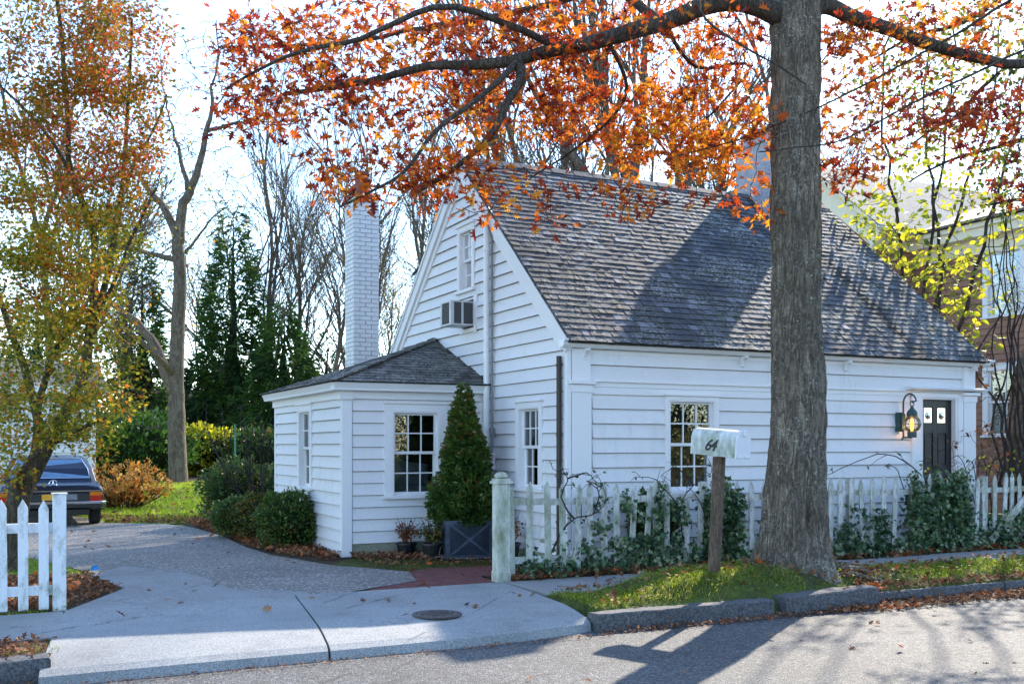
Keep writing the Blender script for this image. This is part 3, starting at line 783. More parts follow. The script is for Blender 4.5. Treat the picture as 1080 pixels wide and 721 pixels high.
# downpipe at the corner (brown) and tall white stack on the gable
b = MB(); b.tube([(-.062,.12,.0),(-.062,.12,2.42)], .031, 12)
for z in (.5,1.5,2.3): b.tube([(-.062,.12,z),(-.062,.12,z+.03)], .037, 12)
b.build('downpipe', BROWNM, H, smooth=False)
b = MB(); b.tube([(-.075,2.08,1.25),(-.075,2.08,4.30),(-.075,2.08,4.50)], .041, 14)
for z in (1.3,2.55,3.15,3.95): b.tube([(-.075,2.08,z),(-.075,2.08,z+.05)], .049, 14)
b.build('downpipe', GUTTER, H, label='tall white pipe running up the gable wall')
b = MB(); b.tube([(-.05,1.95,1.3),(-.05,1.95,1.8),(-.05,1.97,3.2),(-.05,1.97,4.1),(-.11,1.98,4.3)], .016, 8); b.tube([(-.05,1.93,1.5),(-.07,1.93,1.62)], .035, 10)
b.tube([(-.11,1.98,4.3),(-.12,1.90,4.48),(-.05,1.88,4.35)], .018, 8)
b.build('cable_conduit', GREYM, H)
b = MB(); b.box(-.14,1.92,1.08,-.02,2.16,1.27); b.box(-.16,1.90,1.265,-.02,2.18,1.285); b.tube([(-.08,2.04,.0),(-.08,2.04,1.08)], .025, 8); b.build('meter_box', TRIM, H)
# small white brick chimney (rear-left)
b = MB(); mt = MB(); cx0, cx1, cy0, cy1 = -.34,.10,6.98,7.48
mt.box(cx0+.008, cy0+.008, 0, cx1-.008, cy1-.008, 5.76)
z = 0; row = 0; bh = .066; mj = .010
while z < 5.70:
    for (o_, U_, N_, L_) in (((cx0,cy0,0),(1,0,0),(0,-1,0),cx1-cx0),((cx0,cy1,0),(0,-1,0),(-1,0,0),cy1-cy0),((cx1,cy0,0),(0,1,0),(1,0,0),cy1-cy0)):
        a = 0.0; first = (.105 if row % 2 else .21)
        while a < L_-.01:
            a2 = min(a+first-mj, L_)
            if L_-a2 < .05: a2 = L_
            if U_ == (1,0,0) or True:
                b.obox(o_, U_, N_, (0,0,1), (a+.002, a2), (-.006+rnd.uniform(-.002,.002), .010+rnd.uniform(-.003,.003)), (z, z+bh))
            a = a2+mj; first = .21
    z += bh+mj; row += 1
bc = b.build('chimney', BRICKW, H, label='slender white painted brick chimney behind the low wing')
mt.build('mortar', MORTAR, bc)
b = MB(); b.box(cx0-.03,cy0-.03,5.70,cx1+.03,cy1+.03,5.78); b.lathe(((cx0+cx1)/2,(cy0+cy1)/2,5.78), [(.14,0),(.15,.1),(.12,.2),(.13,.42),(.10,.43)], 14); b.build('chimney_pot', BRICKR, bc)
# base wing that carries the brick chimney
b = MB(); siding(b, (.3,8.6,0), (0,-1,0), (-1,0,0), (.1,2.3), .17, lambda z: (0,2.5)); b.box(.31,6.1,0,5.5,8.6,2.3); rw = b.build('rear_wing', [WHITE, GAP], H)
b = MB(); b.prism([(.1,6.1,2.8),(.1,8.9,2.2),(.1,8.9,2.28),(.1,6.1,2.88)], (5.6,0,0)); b.build('rear_wing_roof', ROOF, rw)

# ---- annex (low wing left)
AX, AY, AB, AH = -1.97, 2.24, 5.83, 2.06
ao = [(1.97-1.33,1.97-.69,.76,1.83)]
b = MB(); siding(b, (AX,AY,0), (1,0,0), (0,-1,0), (.16,AH), .152, lambda z: (.11,1.97), ao)
al = [(AB-4.32,AB-3.74,.82,1.88)]
siding(b, (AX,AB,0), (0,-1,0), (-1,0,0), (.02,AH), .155, lambda z: (.02,AB-AY-.06), al)
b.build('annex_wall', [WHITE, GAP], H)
b = MB(); sheath(b, (AX,AY,0), (1,0,0), (0,-1,0), .0, 1.96, 0, AH, ao, .08); sheath(b, (AX,AB,0), (0,-1,0), (-1,0,0), .0, AB-AY-.08, 0, AH, al, .08)
b.box(AX+.08,AB-.08,0,0,AB,AH); b.build('annex_sheathing', WHITE, H)
window(H, (-1.33,AY,.76), (1,0,0), (0,-1,0), .64, 1.07, 3, 4, .11, label='six over six window in the front of the low wing')
window(H, (AX,4.32,.82), (0,-1,0), (-1,0,0), .58, 1.06, 2, 4, .09, blind=[(.05,.6,0,1)], label='narrow window in the left side of the low wing')
b = MB(); b.box(AX-.028,AY-.028,0,AX+.10,AY,AH); b.box(AX-.028,AY,0,AX,AY+.06,AH); b.build('corner_board', TRIM, H)
b = MB(); b.box(AX-.02,AB-.08,0,AX,AB+.02,AH); b.build('corner_board', TRIM, H)
b = MB(); b.box(-.09,AY-.026,0,-.02,AY,AH-.06); b.build('corner_board', TRIM, H)
b = MB(); b.box(AX+.11,AY-.01,0,-.03,AY+.05,.16); b.build('annex_foundation', FOUND, H)
b = MB()
b.box(AX-.06,AY-.06,AH-.09,AX+.11,AY+.1,AH+.03); b.box(AX-.04,AY-.045,AH-.08,-.0,AY-.001,AH+.02); b.box(AX-.045,AY-.045,AH-.081,AX-.001,AB+.04,AH+.02)
b.prism([(AX-.17,AY-.02,AH+.02),(AX-.17,AY-.15,AH+.02),(AX-.17,AY-.155,AH+.05),(AX-.17,AY-.19,AH+.115),(AX-.17,AY-.02,AH+.115)], (.14-AX-.0,0,0))
b.prism([(AX-.02,AY-.12,AH+.021),(AX-.15,AY-.12,AH+.021),(AX-.155,AY-.12,AH+.05),(AX-.19,AY-.14,AH+.114),(AX-.02,AY-.14,AH+.114)], (0,AB-AY+.28,0))
b.build('annex_cornice', TRIM, H)
pk = Vector((0,4.03,2.96)); e0 = Vector((AX-.21,AY-.21,AH+.12)); e1 = Vector((AX-.21,AB+.20,AH+.12)); e2 = Vector((0,AY-.21,AH+.12))
b = MB()
Vd = Vector((0,pk.y-e2.y,pk.z-e2.z)); Lf = Vd.length; Vd.normalize(); Nf = Vector((0,-Vd.z,Vd.y))
shingles(b, e0, (1,0,0), Vd, Nf, Lf, .115, lambda d: (-e0.x*min(1,d/Lf), -e0.x), th=.015)
Vl = Vector((pk.x-e0.x,0,pk.z-e0.z)); Ll = Vl.length; Vl.normalize(); Nl = Vector((-Vl.z,0,Vl.x)); WL = e1.y-e0.y; h1 = (pk.y-e0.y)
shingles(b, e1, (0,-1,0), Vl, Nl, Ll, .115, lambda d: ((WL-h1)*min(1,d/Ll), WL-h1*min(1,d/Ll)), th=.015)
b.add([e0-Nf*.002, e2-Nf*.002, pk-Nf*.002], [(0,1,2)]); b.add([e1-Nl*.002, e0-Nl*.002, pk-Nl*.002], [(0,1,2)]); b.add([e1, pk, (0,e1.y,e1.z)], [(0,1,2)])
ar = b.build('annex_roof', [ROOF2, BUTT], H)
b = MB(); hd = pk-e0; n = 16
for i in range(n):
    p0 = e0+hd*(i/n); 
    b.obox(p0+Vector((0,0,.012)), hd.normalized(), (Vector((1,-1,0)).normalized()), (0,0,1), (0,hd.length/n+.04), (-.06,.06), (0,.016+.012*(i%2)))
b.build('hip_cap', ROOF2, ar)
# sofa seen through the wing's window
sf = thing('sofa', (-1.0,3.35,.25), 'white upholstered sofa seen through the window of the low wing', 'sofa')
b = MB(); b.box(-1.5,2.95,.4,-.4,3.35,.86); b.build('seat', CURT, sf, bevel=.05)
b = MB(); pr = [(-1.5,.86),(-1.5,1.13),(-1.3,1.16),(-1.12,1.22),(-1.0,1.26),(-.88,1.22),(-.7,1.16),(-.4,1.13),(-.4,.86)]
b.prism([(x,3.25,z) for x,z in pr], (0,.09,0)); b.build('backrest', CURT, sf, bevel=.02)

# ---- air conditioner
ac = thing('air_conditioner', (-.2,3.0,3.0), 'boxy grey window air conditioner sticking out of the gable below its small window', 'air conditioner')
b = MB(); x0, x1, y0_, y1_, z0, z1 = -.36,-.0,2.62,2.99,3.03,3.36
b.box(x0,y0_,z0,x1,y1_,z0+.02); b.box(x0,y0_,z1-.02,x1,y1_,z1)
for y in (y0_, y1_-.02): b.box(x0,y,z0+.02,x0+.05,y+.02,z1-.02); b.box(-.20,y,z0+.02,-.17,y+.02,z1-.02); b.box(-.03,y,z0+.02,x1,y+.02,z1-.02)
b.box(x0,y0_+.02,z0+.02,x0+.02,y0_+.05,z1-.02); b.box(x0,y1_-.05,z0+.02,x0+.02,y1_-.02,z1-.02)
b.build('casing', m_plain('ac_white', (.55,.56,.56), .5, .2), ac)
b = MB(); b.box(x0+.02,y0_+.01,z0+.02,x1,y1_-.01,z1-.02)
for i in range(12):
    z = z0+.03+i*.024; b.box(x0+.006,y0_+.05,z,x0+.02,y1_-.05,z+.010); b.box(x0+.05,y0_+.003,z,-.20,y0_+.010,z+.010); b.box(-.17,y0_+.003,z,-.03,y0_+.010,z+.010)
b.build('grille', m_plain('ac_dark', (.07,.075,.08), .6), ac)
b = MB(); b.box(-.03,2.50,2.93,-.0,2.60,3.44); b.box(-.04,2.50,2.95,-.0,3.06,3.005); b.build('mounting_board', TRIM, ac)

# ---- wall lantern
wl = thing('wall_lantern', (5.3,-.1,1.6), 'verdigris copper onion lantern glowing on the wall beside the black door', 'lantern')
LX, LY, LZ = 5.17, -.20, 1.72
b = MB(); b.box(LX-.12,-.10,1.58,LX-.03,-.02,1.84); b.box(LX-.105,-.13,1.60,LX-.045,-.10,1.82); b.build('wall_plate', COPPER, wl, bevel=.005)
b = MB(); pts = []
bx = LX-.075
b.tube([(bx,-.09,1.47),(bx,-.12,1.50),(bx,-.12,1.95)]+[(bx+.075-.075*math.cos(t), -.12-.09*(1-math.cos(t))/2, 1.95+.14*math.sin(t)) for t in np.linspace(.2,2.8,9)]+[(LX,LY,1.97)], .012, 8)
b.tube([(bx,-.12,1.50),(LX,LY,1.50)], .012, 8)
b.tube([(LX+.035*math.cos(t), LY, 1.955+.04*math.sin(t)) for t in np.linspace(0,6.28,14)], .007, 6)
b.build('arm', COPPER, wl)
b = MB(); b.lathe((LX,LY,0), [(.005,1.93),(.02,1.91),(.03,1.885),(.055,1.86),(.068,1.83),(.07,1.78),(.055,1.775)], 16); b.build('cap', COPPER, wl, smooth=True)
b = MB(); b.lathe((LX,LY,0), [(.055,1.50),(.06,1.505),(.06,1.575),(.05,1.58)], 16); b.build('base', COPPER, wl)
b = MB(); n_ = 12
for an in np.linspace(0, 2*math.pi, 7)[:-1]:
    b.tube([(LX+math.cos(an)*r_, LY+math.sin(an)*r_, z_) for r_, z_ in ((.055,1.58),(.10,1.62),(.118,1.68),(.10,1.74),(.065,1.78))], .003, 4)
b.tube([(LX+.12*math.cos(t), LY+.12*math.sin(t), 1.68) for t in np.linspace(0,6.28,20)], .004, 5)
b.build('cage', COPPER, wl)
gm, nt, out = newmat('lamp_glass'); gg = nd(nt,'ShaderNodeBsdfGlossy'); gg.inputs[1].default_value = .03; tt = nd(nt,'ShaderNodeBsdfTransparent'); fr_ = nd(nt,'ShaderNodeFresnel'); mx_ = nd(nt,'ShaderNodeMixShader')
nt.links.new(fr_.outputs[0], mx_.inputs[0]); nt.links.new(tt.outputs[0], mx_.inputs[1]); nt.links.new(gg.outputs[0], mx_.inputs[2]); nt.links.new(mx_.outputs[0], out.inputs[0])
b = MB(); b.lathe((LX,LY,0), [(.05,1.58),(.085,1.60),(.108,1.64),(.115,1.68),(.108,1.72),(.085,1.76),(.06,1.78)], 20); b.build('glass_globe', gm, wl, smooth=True)
b = MB(); b.lathe((LX,LY,0), [(.005,1.585),(.018,1.60),(.026,1.65),(.03,1.68),(.024,1.72),(.008,1.755)], 12); b.build('bulb', m_emit('bulb_glow', (1,.36,.06), 1.3), wl, smooth=True)
pl = bpy.data.lights.new('lantern_light', 'POINT'); pl.energy = 4.5; pl.color = (1,.5,.2); pl.shadow_soft_size = .03
po = bpy.data.objects.new('lantern_light', pl); po.location = (LX,LY-.0,1.64); COL.objects.link(po)

# ================================================================== FENCES
def picket_mesh(h, w=.072, t=.019):
    b = MB(); p = [(-w/2,0),(w/2,0),(w/2,h-.075),(w/2-.012,h-.05),(0,h),(-w/2+.012,h-.05),(-w/2,h-.075)]
    b.prism([(x,0,z) for x,z in p], (0,t,0)); return b
FR = thing('picket_fence', (2.5,-.66,0), 'long weathered white picket fence overgrown with ivy in front of the cottage', 'fence')
def place_picket(fence, x, h, mat, tilt=0, z0=.03, y=-.672, w=.072):
    o = picket_mesh(h, w).build('picket', mat, None, bevel=.003)
    o.location = (x,y,z0); o.rotation_euler = (rnd.uniform(-.02,.02), tilt, rnd.uniform(-.05,.05))
    o.parent = fence; o.matrix_parent_inverse = inv(fence); return o
b = MB(); b.box(-1.245,-.735,-.02,-1.105,-.595,1.00); b.box(-1.265,-.755,1.00,-1.085,-.575,1.03); b.box(-1.25,-.74,1.03,-1.10,-.59,1.055)
b.lathe((-1.175,-.665,1.055), [(.05,0),(.068,.012),(.07,.03),(.055,.055),(.02,.068)], 16); b.box(-1.25,-.742,-.02,-1.10,-.588,.10)
b.build('post', FENCEG, FR, bevel=.004)
xs_ = [-1.05,-.85,-.62,-.44,-.27,-.10,.07,.235,.41,.60,.745,.88,1.15,1.34,1.55,1.72,1.90]
x = 2.08
while x < 10.5: xs_.append(x); x += .172+rnd.uniform(-.02,.02)
for i, x in enumerate(xs_):
    if 4.5 < x < 4.62: continue
    mt_ = FENCEG if i < 4 else FENCEW
    h_ = .97+rnd.uniform(-.03,.03)
    if x in (1.15, 1.34): h_ = .86
    place_picket(FR, x, h_, mt_, rnd.gauss(0,.018)+(.05 if x in (.41,.6) else 0))
for (x0, x1, zz) in ((-1.10,10.5,.80),(-1.10,10.5,.20)):
    b = MB(); n = 24
    for i in range(n):
        a = x0+(x1-x0)*i/n; c = x0+(x1-x0)*(i+1)/n; s_ = noise.noise(Vector((a*.7,zz,0)))*.03
        b.box(a,-.650,zz-.035+s_,c-.003,-.61,zz+.035+s_)
    b.build('rail', FENCEW, FR)
for x in (1.45,3.7,6.1,8.6):
    b = MB(); b.box(x-.04,-.608,-.02,x+.04,-.53,.98); b.build('post', FENCEW, FR)
b = MB(); p0 = Vector((6.05,-.74,.12)); p1 = Vector((7.15,-.72,.98)); dd = (p1-p0).normalized(); b.obox(p0, dd, (0,1,0), dd.cross(Vector((0,1,0))), (0,(p1-p0).length), (0,.022), (-.05,.05)); b.build('brace', FENCEW, FR, label='loose white board leaning diagonally against the pickets')
FL = thing('picket_fence', (-5.8,-.66,0), 'short clean white picket fence left of the driveway in front of the parked car', 'fence')
b = MB(); b.box(-5.405,-.70,-.02,-5.30,-.60,.98); b.box(-5.415,-.71,.98,-5.29,-.59,.992); b.build('post', FENCEN, FL, bevel=.003)
x = -5.475
for i in range(13):
    place_picket(FL, x, .93+rnd.uniform(-.008,.008), FENCEN, rnd.gauss(0,.012), .01, -.70, .078); x -= .152+rnd.uniform(-.006,.006)
for zz in (.70,.17):
    b = MB(); b.box(-7.6,-.678,zz-.04,-5.40,-.64,zz+.04); b.build('rail', FENCEN, FL)

# ================================================================== MAILBOX
mz = gz(.26,-2.4)
MBX = thing('mailbox', (.26,-2.4,mz), 'white mailbox stained green, numbered 64, on a leaning wooden post by the road', 'mailbox')
b = MB(); PZ = 1.29
for i in range(10):
    t0, t1 = i/10, (i+1)/10
top = Vector((.26,-2.42,PZ)); bot = Vector((.21,-2.40,mz-.1)); ax = (top-bot)
u_ = Vector((math.cos(.45), math.sin(.45), 0)); w_ = Vector((-math.sin(.45), math.cos(.45), 0))
b.obox(bot, u_, w_, ax, (-.046,.046), (-.046,.046), (0,1))
b.build('post', WOODP, MBX, bevel=.006)
adir = Vector((.212,-.973,-.075)).normalized(); side = Vector((.973,.212,0)).normalized(); upv = side.cross(adir)
if upv.z < 0: upv = -upv
c0 = Vector((.27,-2.40,PZ+.008)); HL = .27; R_ = .098; hh = .155
prof = [(-R_,0),(-R_,hh)]+[(-R_*math.cos(t), hh+R_*math.sin(t)) for t in np.linspace(.15,math.pi-.15,14)]+[(R_,hh),(R_,0)]
MBW = m_paint('mailbox_white', (.76,.78,.78), grime=(.22,.3,.16), amount=1.3, streak=.8, green=.55)
MBD = m_paint('mailbox_door', (.74,.74,.76), grime=(.2,.2,.1), amount=.4, streak=.4)
b = MB(); b.prism([c0+side*a+upv*z-adir*HL for a, z in prof], adir*(2*HL)); b.build('box', MBW, MBX, bevel=.004)
b = MB(); b.prism([c0+side*a*1.05+upv*(z*1.03-.005)+adir*(HL+.001) for a, z in prof], adir*.018)
q = c0+adir*(HL+.02)+upv*(hh+R_*.72); b.obox(q, side, upv, adir, (-.02,.02), (-.02,.035), (0,.02))
q = c0+adir*(HL+.019); b.obox(q, side, upv, adir, (-.09,-.02), (.0,.018), (0,.006)); b.obox(q, side, upv, adir, (.02,.09), (.0,.018), (0,.006))
b.build('door', MBD, MBX, bevel=.003)
# number 64 painted on the side facing the drive
def script_number(txt, size, origin, U, V, mat, parent, thick=.0015, name='house_number'):
    cu = bpy.data.curves.new(name, 'FONT'); cu.body = txt; cu.size = size; cu.extrude = thick; cu.shear = .45; cu.offset = size*.02; cu.space_character = .82
    o = bpy.data.objects.new(name+'_src', cu); COL.objects.link(o)
    dg = bpy.context.evaluated_depsgraph_get(); dg.update()
    me = bpy.data.meshes.new_from_object(o.evaluated_get(dg)); bpy.data.objects.remove(o)
    U = Vector(U); V = Vector(V); Nn = U.cross(V)
    M = Matrix((U, V, Nn)).transposed().to_4x4(); M.translation = Vector(origin); me.transform(M)
    me.materials.clear(); me.materials.append(mat)
    n = bpy.data.objects.new(name, me); COL.objects.link(n); n.parent = parent; n.matrix_parent_inverse = inv(parent); return n
sN = -side
script_number('64', .15, c0+sN*(R_+.0025)+upv*.05-adir*.10, adir, upv, BLACKP, MBX)

# ================================================================== PLANTS, LITTER
def poly_pts(poly, N):
    xs = [p[0] for p in poly]; ys = [p[1] for p in poly]; out = []
    while len(out) < N:
        x = rnd.uniform(min(xs), max(xs)); y = rnd.uniform(min(ys), max(ys)); c = False; j = len(poly)-1
        for i in range(len(poly)):
            if (poly[i][1] > y) != (poly[j][1] > y) and x < (poly[j][0]-poly[i][0])*(y-poly[i][1])/(poly[j][1]-poly[i][1])+poly[i][0]: c = not c
            j = i
        if c: out.append((x, y))
    return out
def flat_R(N, tilt=.35):
    a = nr.uniform(0, 2*math.pi, N); D = np.stack([np.cos(a), np.sin(a), nr.normal(size=N)*tilt*.5], 1)
    return rot_dir(D, None, tilt*.6)
def litter(name, pts, size, mat=L_DEAD, lift=.012, tilt=.4, tpl=T_OVAL, stack=.02, zf=None):
    P = [(x, y, (zf(x,y) if zf else max(gz(x, y), -.0))+lift+rnd.random()*stack) for x, y in pts]
    return leaves(P, size, tpl, flat_R(len(P), tilt)).build(name, mat, kind='stuff')
def rz(x, y): return -.143 if y < -2.95 else gz(x, y)
litter('leaf_litter', poly_pts([(-1.15,-.86),(10,-.84),(10,-.25),(-1.1,-.3)], 9000), .055, tpl=T_MAP, tilt=.8, stack=.06)
litter('leaf_litter', poly_pts([(-2.62,3.0),(-2.25,1.9),(-1.98,2.3),(-1.98,6),(-1.6,9.3),(-2.8,9.2),(-2.85,7.6),(-2.7,5.9),(-2.75,4.2)], 5000), .05, tpl=T_MAP, tilt=.8, stack=.05)
litter('leaf_litter', poly_pts([(-1.9,1.75),(-.1,1.3),(-.1,2.2),(-1.9,2.2)], 700), .05, tpl=T_MAP, tilt=.8, stack=.05)
litter('leaf_litter', poly_pts([(-1.75,1.0),(-.3,.6),(-.1,1.4),(-1.9,1.75)], 260), .045, tpl=T_MAP, tilt=.5)
litter('leaf_litter', poly_pts([(-5.3,-.72),(-4.76,.4),(-4.95,1.7),(-9,2.0),(-9,-.6)], 6500), .05, tpl=T_MAP, tilt=.7, stack=.03)
litter('leaf_litter', poly_pts([(-4.1,9.6),(-3.2,8.95),(-2.2,9.2),(-1.6,9.9),(-3.6,11),(-4.2,12)], 1300), .06, tpl=T_MAP, tilt=.6)
litter('leaf_litter', poly_pts([(1.7,-2.72),(8,-2.74),(8,-3.15),(4,-3.2),(1.5,-3.22),(.9,-3.05),(1.2,-2.95)], 3400), .045, tpl=T_MAP, tilt=.7, stack=.035, zf=lambda x,y: -.143 if y < -2.87 else gz(x,y)+.01)
litter('leaf_litter', poly_pts([(-1.3,-2.96),(1.7,-2.96),(1.7,-3.1),(-1.3,-3.05)], 420), .03, tpl=T_OVAL, tilt=.5, zf=rz)
litter('leaf_litter', poly_pts([(-9,-2.1),(-5.6,-2.1),(-5.6,-3.05),(-9,-3.2)], 900), .04, tpl=T_MAP, tilt=.6, zf=lambda x,y: -.14 if y < -2.88 else (.05 if y < -2.7 else 0)*0+.005)
litter('leaf_litter', poly_pts([(-1.2,-2.7),(8,-2.7),(8,-1.75),(-1.2,-1.75)], 520), .06, tpl=T_MAP, tilt=.6, lift=.05)
litter('fallen_leaves', poly_pts([(-5.2,-2.5),(-1.5,-2.4),(-1.2,-.8),(-2.6,2.5),(-3,8),(-5,8),(-4.6,0)], 46), .07, tpl=T_OAK, tilt=.5, zf=lambda x,y: .008)
litter('fallen_leaves', poly_pts([(-5,-3.1),(6,-3.2),(8,-6),(-5,-6)], 60), .06, tpl=T_OAK, tilt=.5, zf=lambda x,y: -.135)
litter('fallen_leaves', poly_pts([(-1.1,-1.7),(9,-1.7),(9,-.9),(-1.1,-.85)], 60), .055, tpl=T_OAK, tilt=.4, zf=lambda x,y: .012)
litter('fallen_leaves', poly_pts([(-4.0,9.6),(-1,9.6),(8,30),(-12,30)], 2500), .09, tpl=T_MAP, tilt=.4, zf=lambda x,y: .01, lift=.05)
litter('leaf_litter', [(1.9+rnd.gauss(0,.35), -2.45+rnd.gauss(0,.14)) for _ in range(420)], .045, tpl=T_MAP, tilt=.7, lift=.015)
litter('leaf_litter', poly_pts([(-9,-2.7),(-5.5,-2.7),(-5.45,-2.05),(-9,-2.05)], 700), .05, tpl=T_MAP, tilt=.7, zf=lambda x,y: -.01)
litter('gutter_debris', [(rnd.uniform(-1.4,9), -2.99-abs(rnd.gauss(0,.07))) for _ in range(2200)], .022, tpl=T_OVAL, tilt=.5, stack=.01, zf=lambda x,y: -.147)
litter('gutter_debris', [(rnd.uniform(-5.5,-1.4), -3.08-abs(rnd.gauss(0,.05))) for _ in range(500)], .02, tpl=T_OVAL, tilt=.5, stack=.01, zf=lambda x,y: -.147)
# grass
def grass(pts, h, mat=GRASS, zf=gz, name='grass', wide=1.0, lean=.5):
    P = np.array([(x, y, zf(x, y)-.005) for x, y in pts]); N = len(P)
    D = np.stack([nr.normal(size=N)*lean, nr.normal(size=N)*lean, np.ones(N)], 1)
    U = nr.normal(size=(N,3)); U[:,2] = .1
    T = ([(x*wide, y, z) for x, y, z in T_BLADE[0]], T_BLADE[1])
    return leaves(P, h, T, rot_dir(D, U, .1), .45).build(name, mat, kind='stuff')
vp = []
for x, y in poly_pts([(-1.25,-2.72),(9.5,-2.72),(9.5,-1.76),(-1.25,-1.76)], 60000):
    d = noise.noise(Vector((x*1.6,y*2.2,5)))
    edge = min(y+2.72, -1.76-y)
    bare = math.exp(-((x-1.75)**2/.35+(y+2.5)**2/.09))
    if x < -.2 and d < .1-.3*(x+.2)*-1: 
        if rnd.random() > .25: continue
    if d+rnd.gauss(0,.12) > -.12+max(0,.10-edge)*2+bare*1.5: vp.append((x, y))
grass(vp, .042, wide=.9)
litter('grass_clippings', poly_pts([(-1.25,-2.72),(9.5,-2.72),(9.5,-1.76),(-1.25,-1.76)], 3000), .03, mat=GRASS, tilt=.5, lift=.03)
grass([p for p in poly_pts([(-5.6,1.3),(-4.95,1.9),(-5.6,4.2),(-7.5,6.0),(-10,6.6),(-10,1.2)], 14000) if noise.noise(Vector((p[0],p[1],0))) > -.25], .07)
grass(poly_pts([(-4.5,12.0),(-4.1,9.8),(-3.2,9.1),(-2,9.5),(-1.2,10.0),(.5,18),(3,30),(-9,30)], 42000), .075, wide=1.8, zf=lambda x,y: 0, mat=GRASSL)
grass(poly_pts([(-1.85,.55),(-.3,.6),(-.1,1.1),(-2.0,1.5)], 5000), .02, wide=2, zf=lambda x,y: -.01, mat=L_BOX2, name='moss_tufts')
grass(poly_pts([(-5.8,-2.35),(-5.3,-2.2),(-5.4,-2.6),(-5.9,-2.6)], 140)+poly_pts([(-5.42,-.80),(-5.28,-.80),(-5.28,.9),(-5.42,.5)], 500)+poly_pts([(-7,-.83),(-5.3,-.80),(-5.3,-.68),(-7,-.68)], 900), .05)

# clipped and loose shrubs
def shrub(name, c, r, n, size, mat, label, cat='shrub', group=None, core=.78, tpl=T_OVAL, lumps=.2, corem=CORE, flat=None, stems=True):
    cx, cy, cz = c
    t = thing(name, (cx,cy,0), label, cat, group)
    p = ell(n, (0,0,0), (1,1,1), .28)
    u = p/np.linalg.norm(p, axis=1)[:, None]
    f = np.array([1+lumps*noise.noise(Vector((a[0]*2.5+cx*7, a[1]*2.5, a[2]*2.5)))*1.6+lumps*.6*noise.noise(Vector((a[0]*7, a[1]*7+cy*3, a[2]*7))) for a in u])
    P = p*f[:, None]*np.array(r)+np.array(c)
    keep = P[:,2] > .03; P = P[keep]; u = u[keep]
    leaves(P, size, tpl, rot_dir(u+np.array([0,0,.3]), None, .7)).build('foliage', mat, t)
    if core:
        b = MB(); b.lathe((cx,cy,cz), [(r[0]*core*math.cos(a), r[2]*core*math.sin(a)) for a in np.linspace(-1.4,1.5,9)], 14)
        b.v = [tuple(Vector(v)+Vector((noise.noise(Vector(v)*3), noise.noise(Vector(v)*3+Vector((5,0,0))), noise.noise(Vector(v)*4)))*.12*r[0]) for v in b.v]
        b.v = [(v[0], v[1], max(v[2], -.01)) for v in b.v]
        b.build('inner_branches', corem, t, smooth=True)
    if stems:
        b = MB()
        for k in range(6):
            an = rnd.uniform(0, 6.28); b.tube([(cx,cy,0),(cx+math.cos(an)*r[0]*.3, cy+math.sin(an)*r[1]*.3, cz),(cx+math.cos(an)*r[0]*.6, cy+math.sin(an)*r[1]*.6, cz+r[2]*.5)], [.02,.014,.006], 5)
        b.build('stems', TWIG, t)
    return t
shrub('boxwood_bush', (-2.05,7.9,.56), (.78,.75,.58), 9000, .05, L_BOX, 'largest rounded dark boxwood bush, nearest the lawn, left of the low wing', 'bush', 'clipped bushes beside the low wing')
shrub('boxwood_bush', (-2.62,5.7,.30), (.36,.36,.30), 2600, .045, L_BOX, 'smallest dark green clipped bush, at the left end of the front row', 'bush', 'clipped bushes beside the low wing')
shrub('boxwood_bush', (-2.32,5.0,.33), (.45,.45,.36), 3800, .045, L_BOX2, 'olive yellow-green bush in the middle of the front row of clipped bushes', 'bush', 'clipped bushes beside the low wing')
shrub('boxwood_bush', (-2.28,3.75,.36), (.44,.42,.40), 5000, .045, L_BOX, 'dense green bush nearest the corner of the low wing', 'bush', 'clipped bushes beside the low wing')

# planter and conical evergreen
pc = (-.60,1.62)
PT = thing('square_planter', (pc[0],pc[1],0), 'dark blue-grey square metal planter with crossed panels below the conical evergreen', 'planter')
ZINC2 = m_plain('zinc_edge', (.075,.095,.135), .4, .4, vary=.35, scale=12)
ZINC = m_plain('zinc_blue', (.045,.06,.09), .35, .6, vary=.3, scale=5)
pa = math.radians(-9)
pu = Vector((math.cos(pa), math.sin(pa), 0)); pv = Vector((-math.sin(pa), math.cos(pa), 0))
b = MB()
hw = .29
for (s0, U_, V_) in ((1,pu,pv),(1,pv,-pu),(1,-pu,-pv),(1,-pv,pu)):
    o_ = Vector((pc[0],pc[1],0))+V_*-hw
    b.obox(o_, U_, -V_, (0,0,1), (-hw,hw), (-.02,0), (0.01,.46))
b.obox((pc[0],pc[1],0), pu, pv, (0,0,1), (-hw+.02,hw-.02), (-hw+.02,hw-.02), (.3,.40))
b.build('tub', ZINC, PT, bevel=.004)
for (U_, V_) in ((pu,pv),(pv,-pu),(-pu,-pv),(-pv,pu)):
    b = MB(); o_ = Vector((pc[0],pc[1],0))-V_*(hw+.001)
    for a in ((-hw-.012,-hw+.04),(hw-.04,hw+.012)): b.obox(o_, U_, -V_, (0,0,1), a, (0,.014), (0,.475))
    b.obox(o_, U_, -V_, (0,0,1), (-hw+.04,hw-.04), (0,.012), (0,.045)); b.obox(o_, U_, -V_, (0,0,1), (-hw+.04,hw-.04), (0,.012), (.43,.475))
    for s_ in (-1,1):
        q0 = o_+U_*(-hw+.04)*s_+Vector((0,0,.045)); q1 = o_+U_*(hw-.04)*s_+Vector((0,0,.43)); dd = (q1-q0).normalized()
        b.obox(q0-V_*(.001 if s_ > 0 else .004), dd, -V_, dd.cross(V_), (0,(q1-q0).length), (0,.008), (-.014,.014))
    b.build('panel_frame', ZINC2, PT)
EV_ = thing('conical_evergreen', (pc[0],pc[1],.4), 'tall dark conical evergreen growing in the square planter', 'evergreen')
P = []; D = []
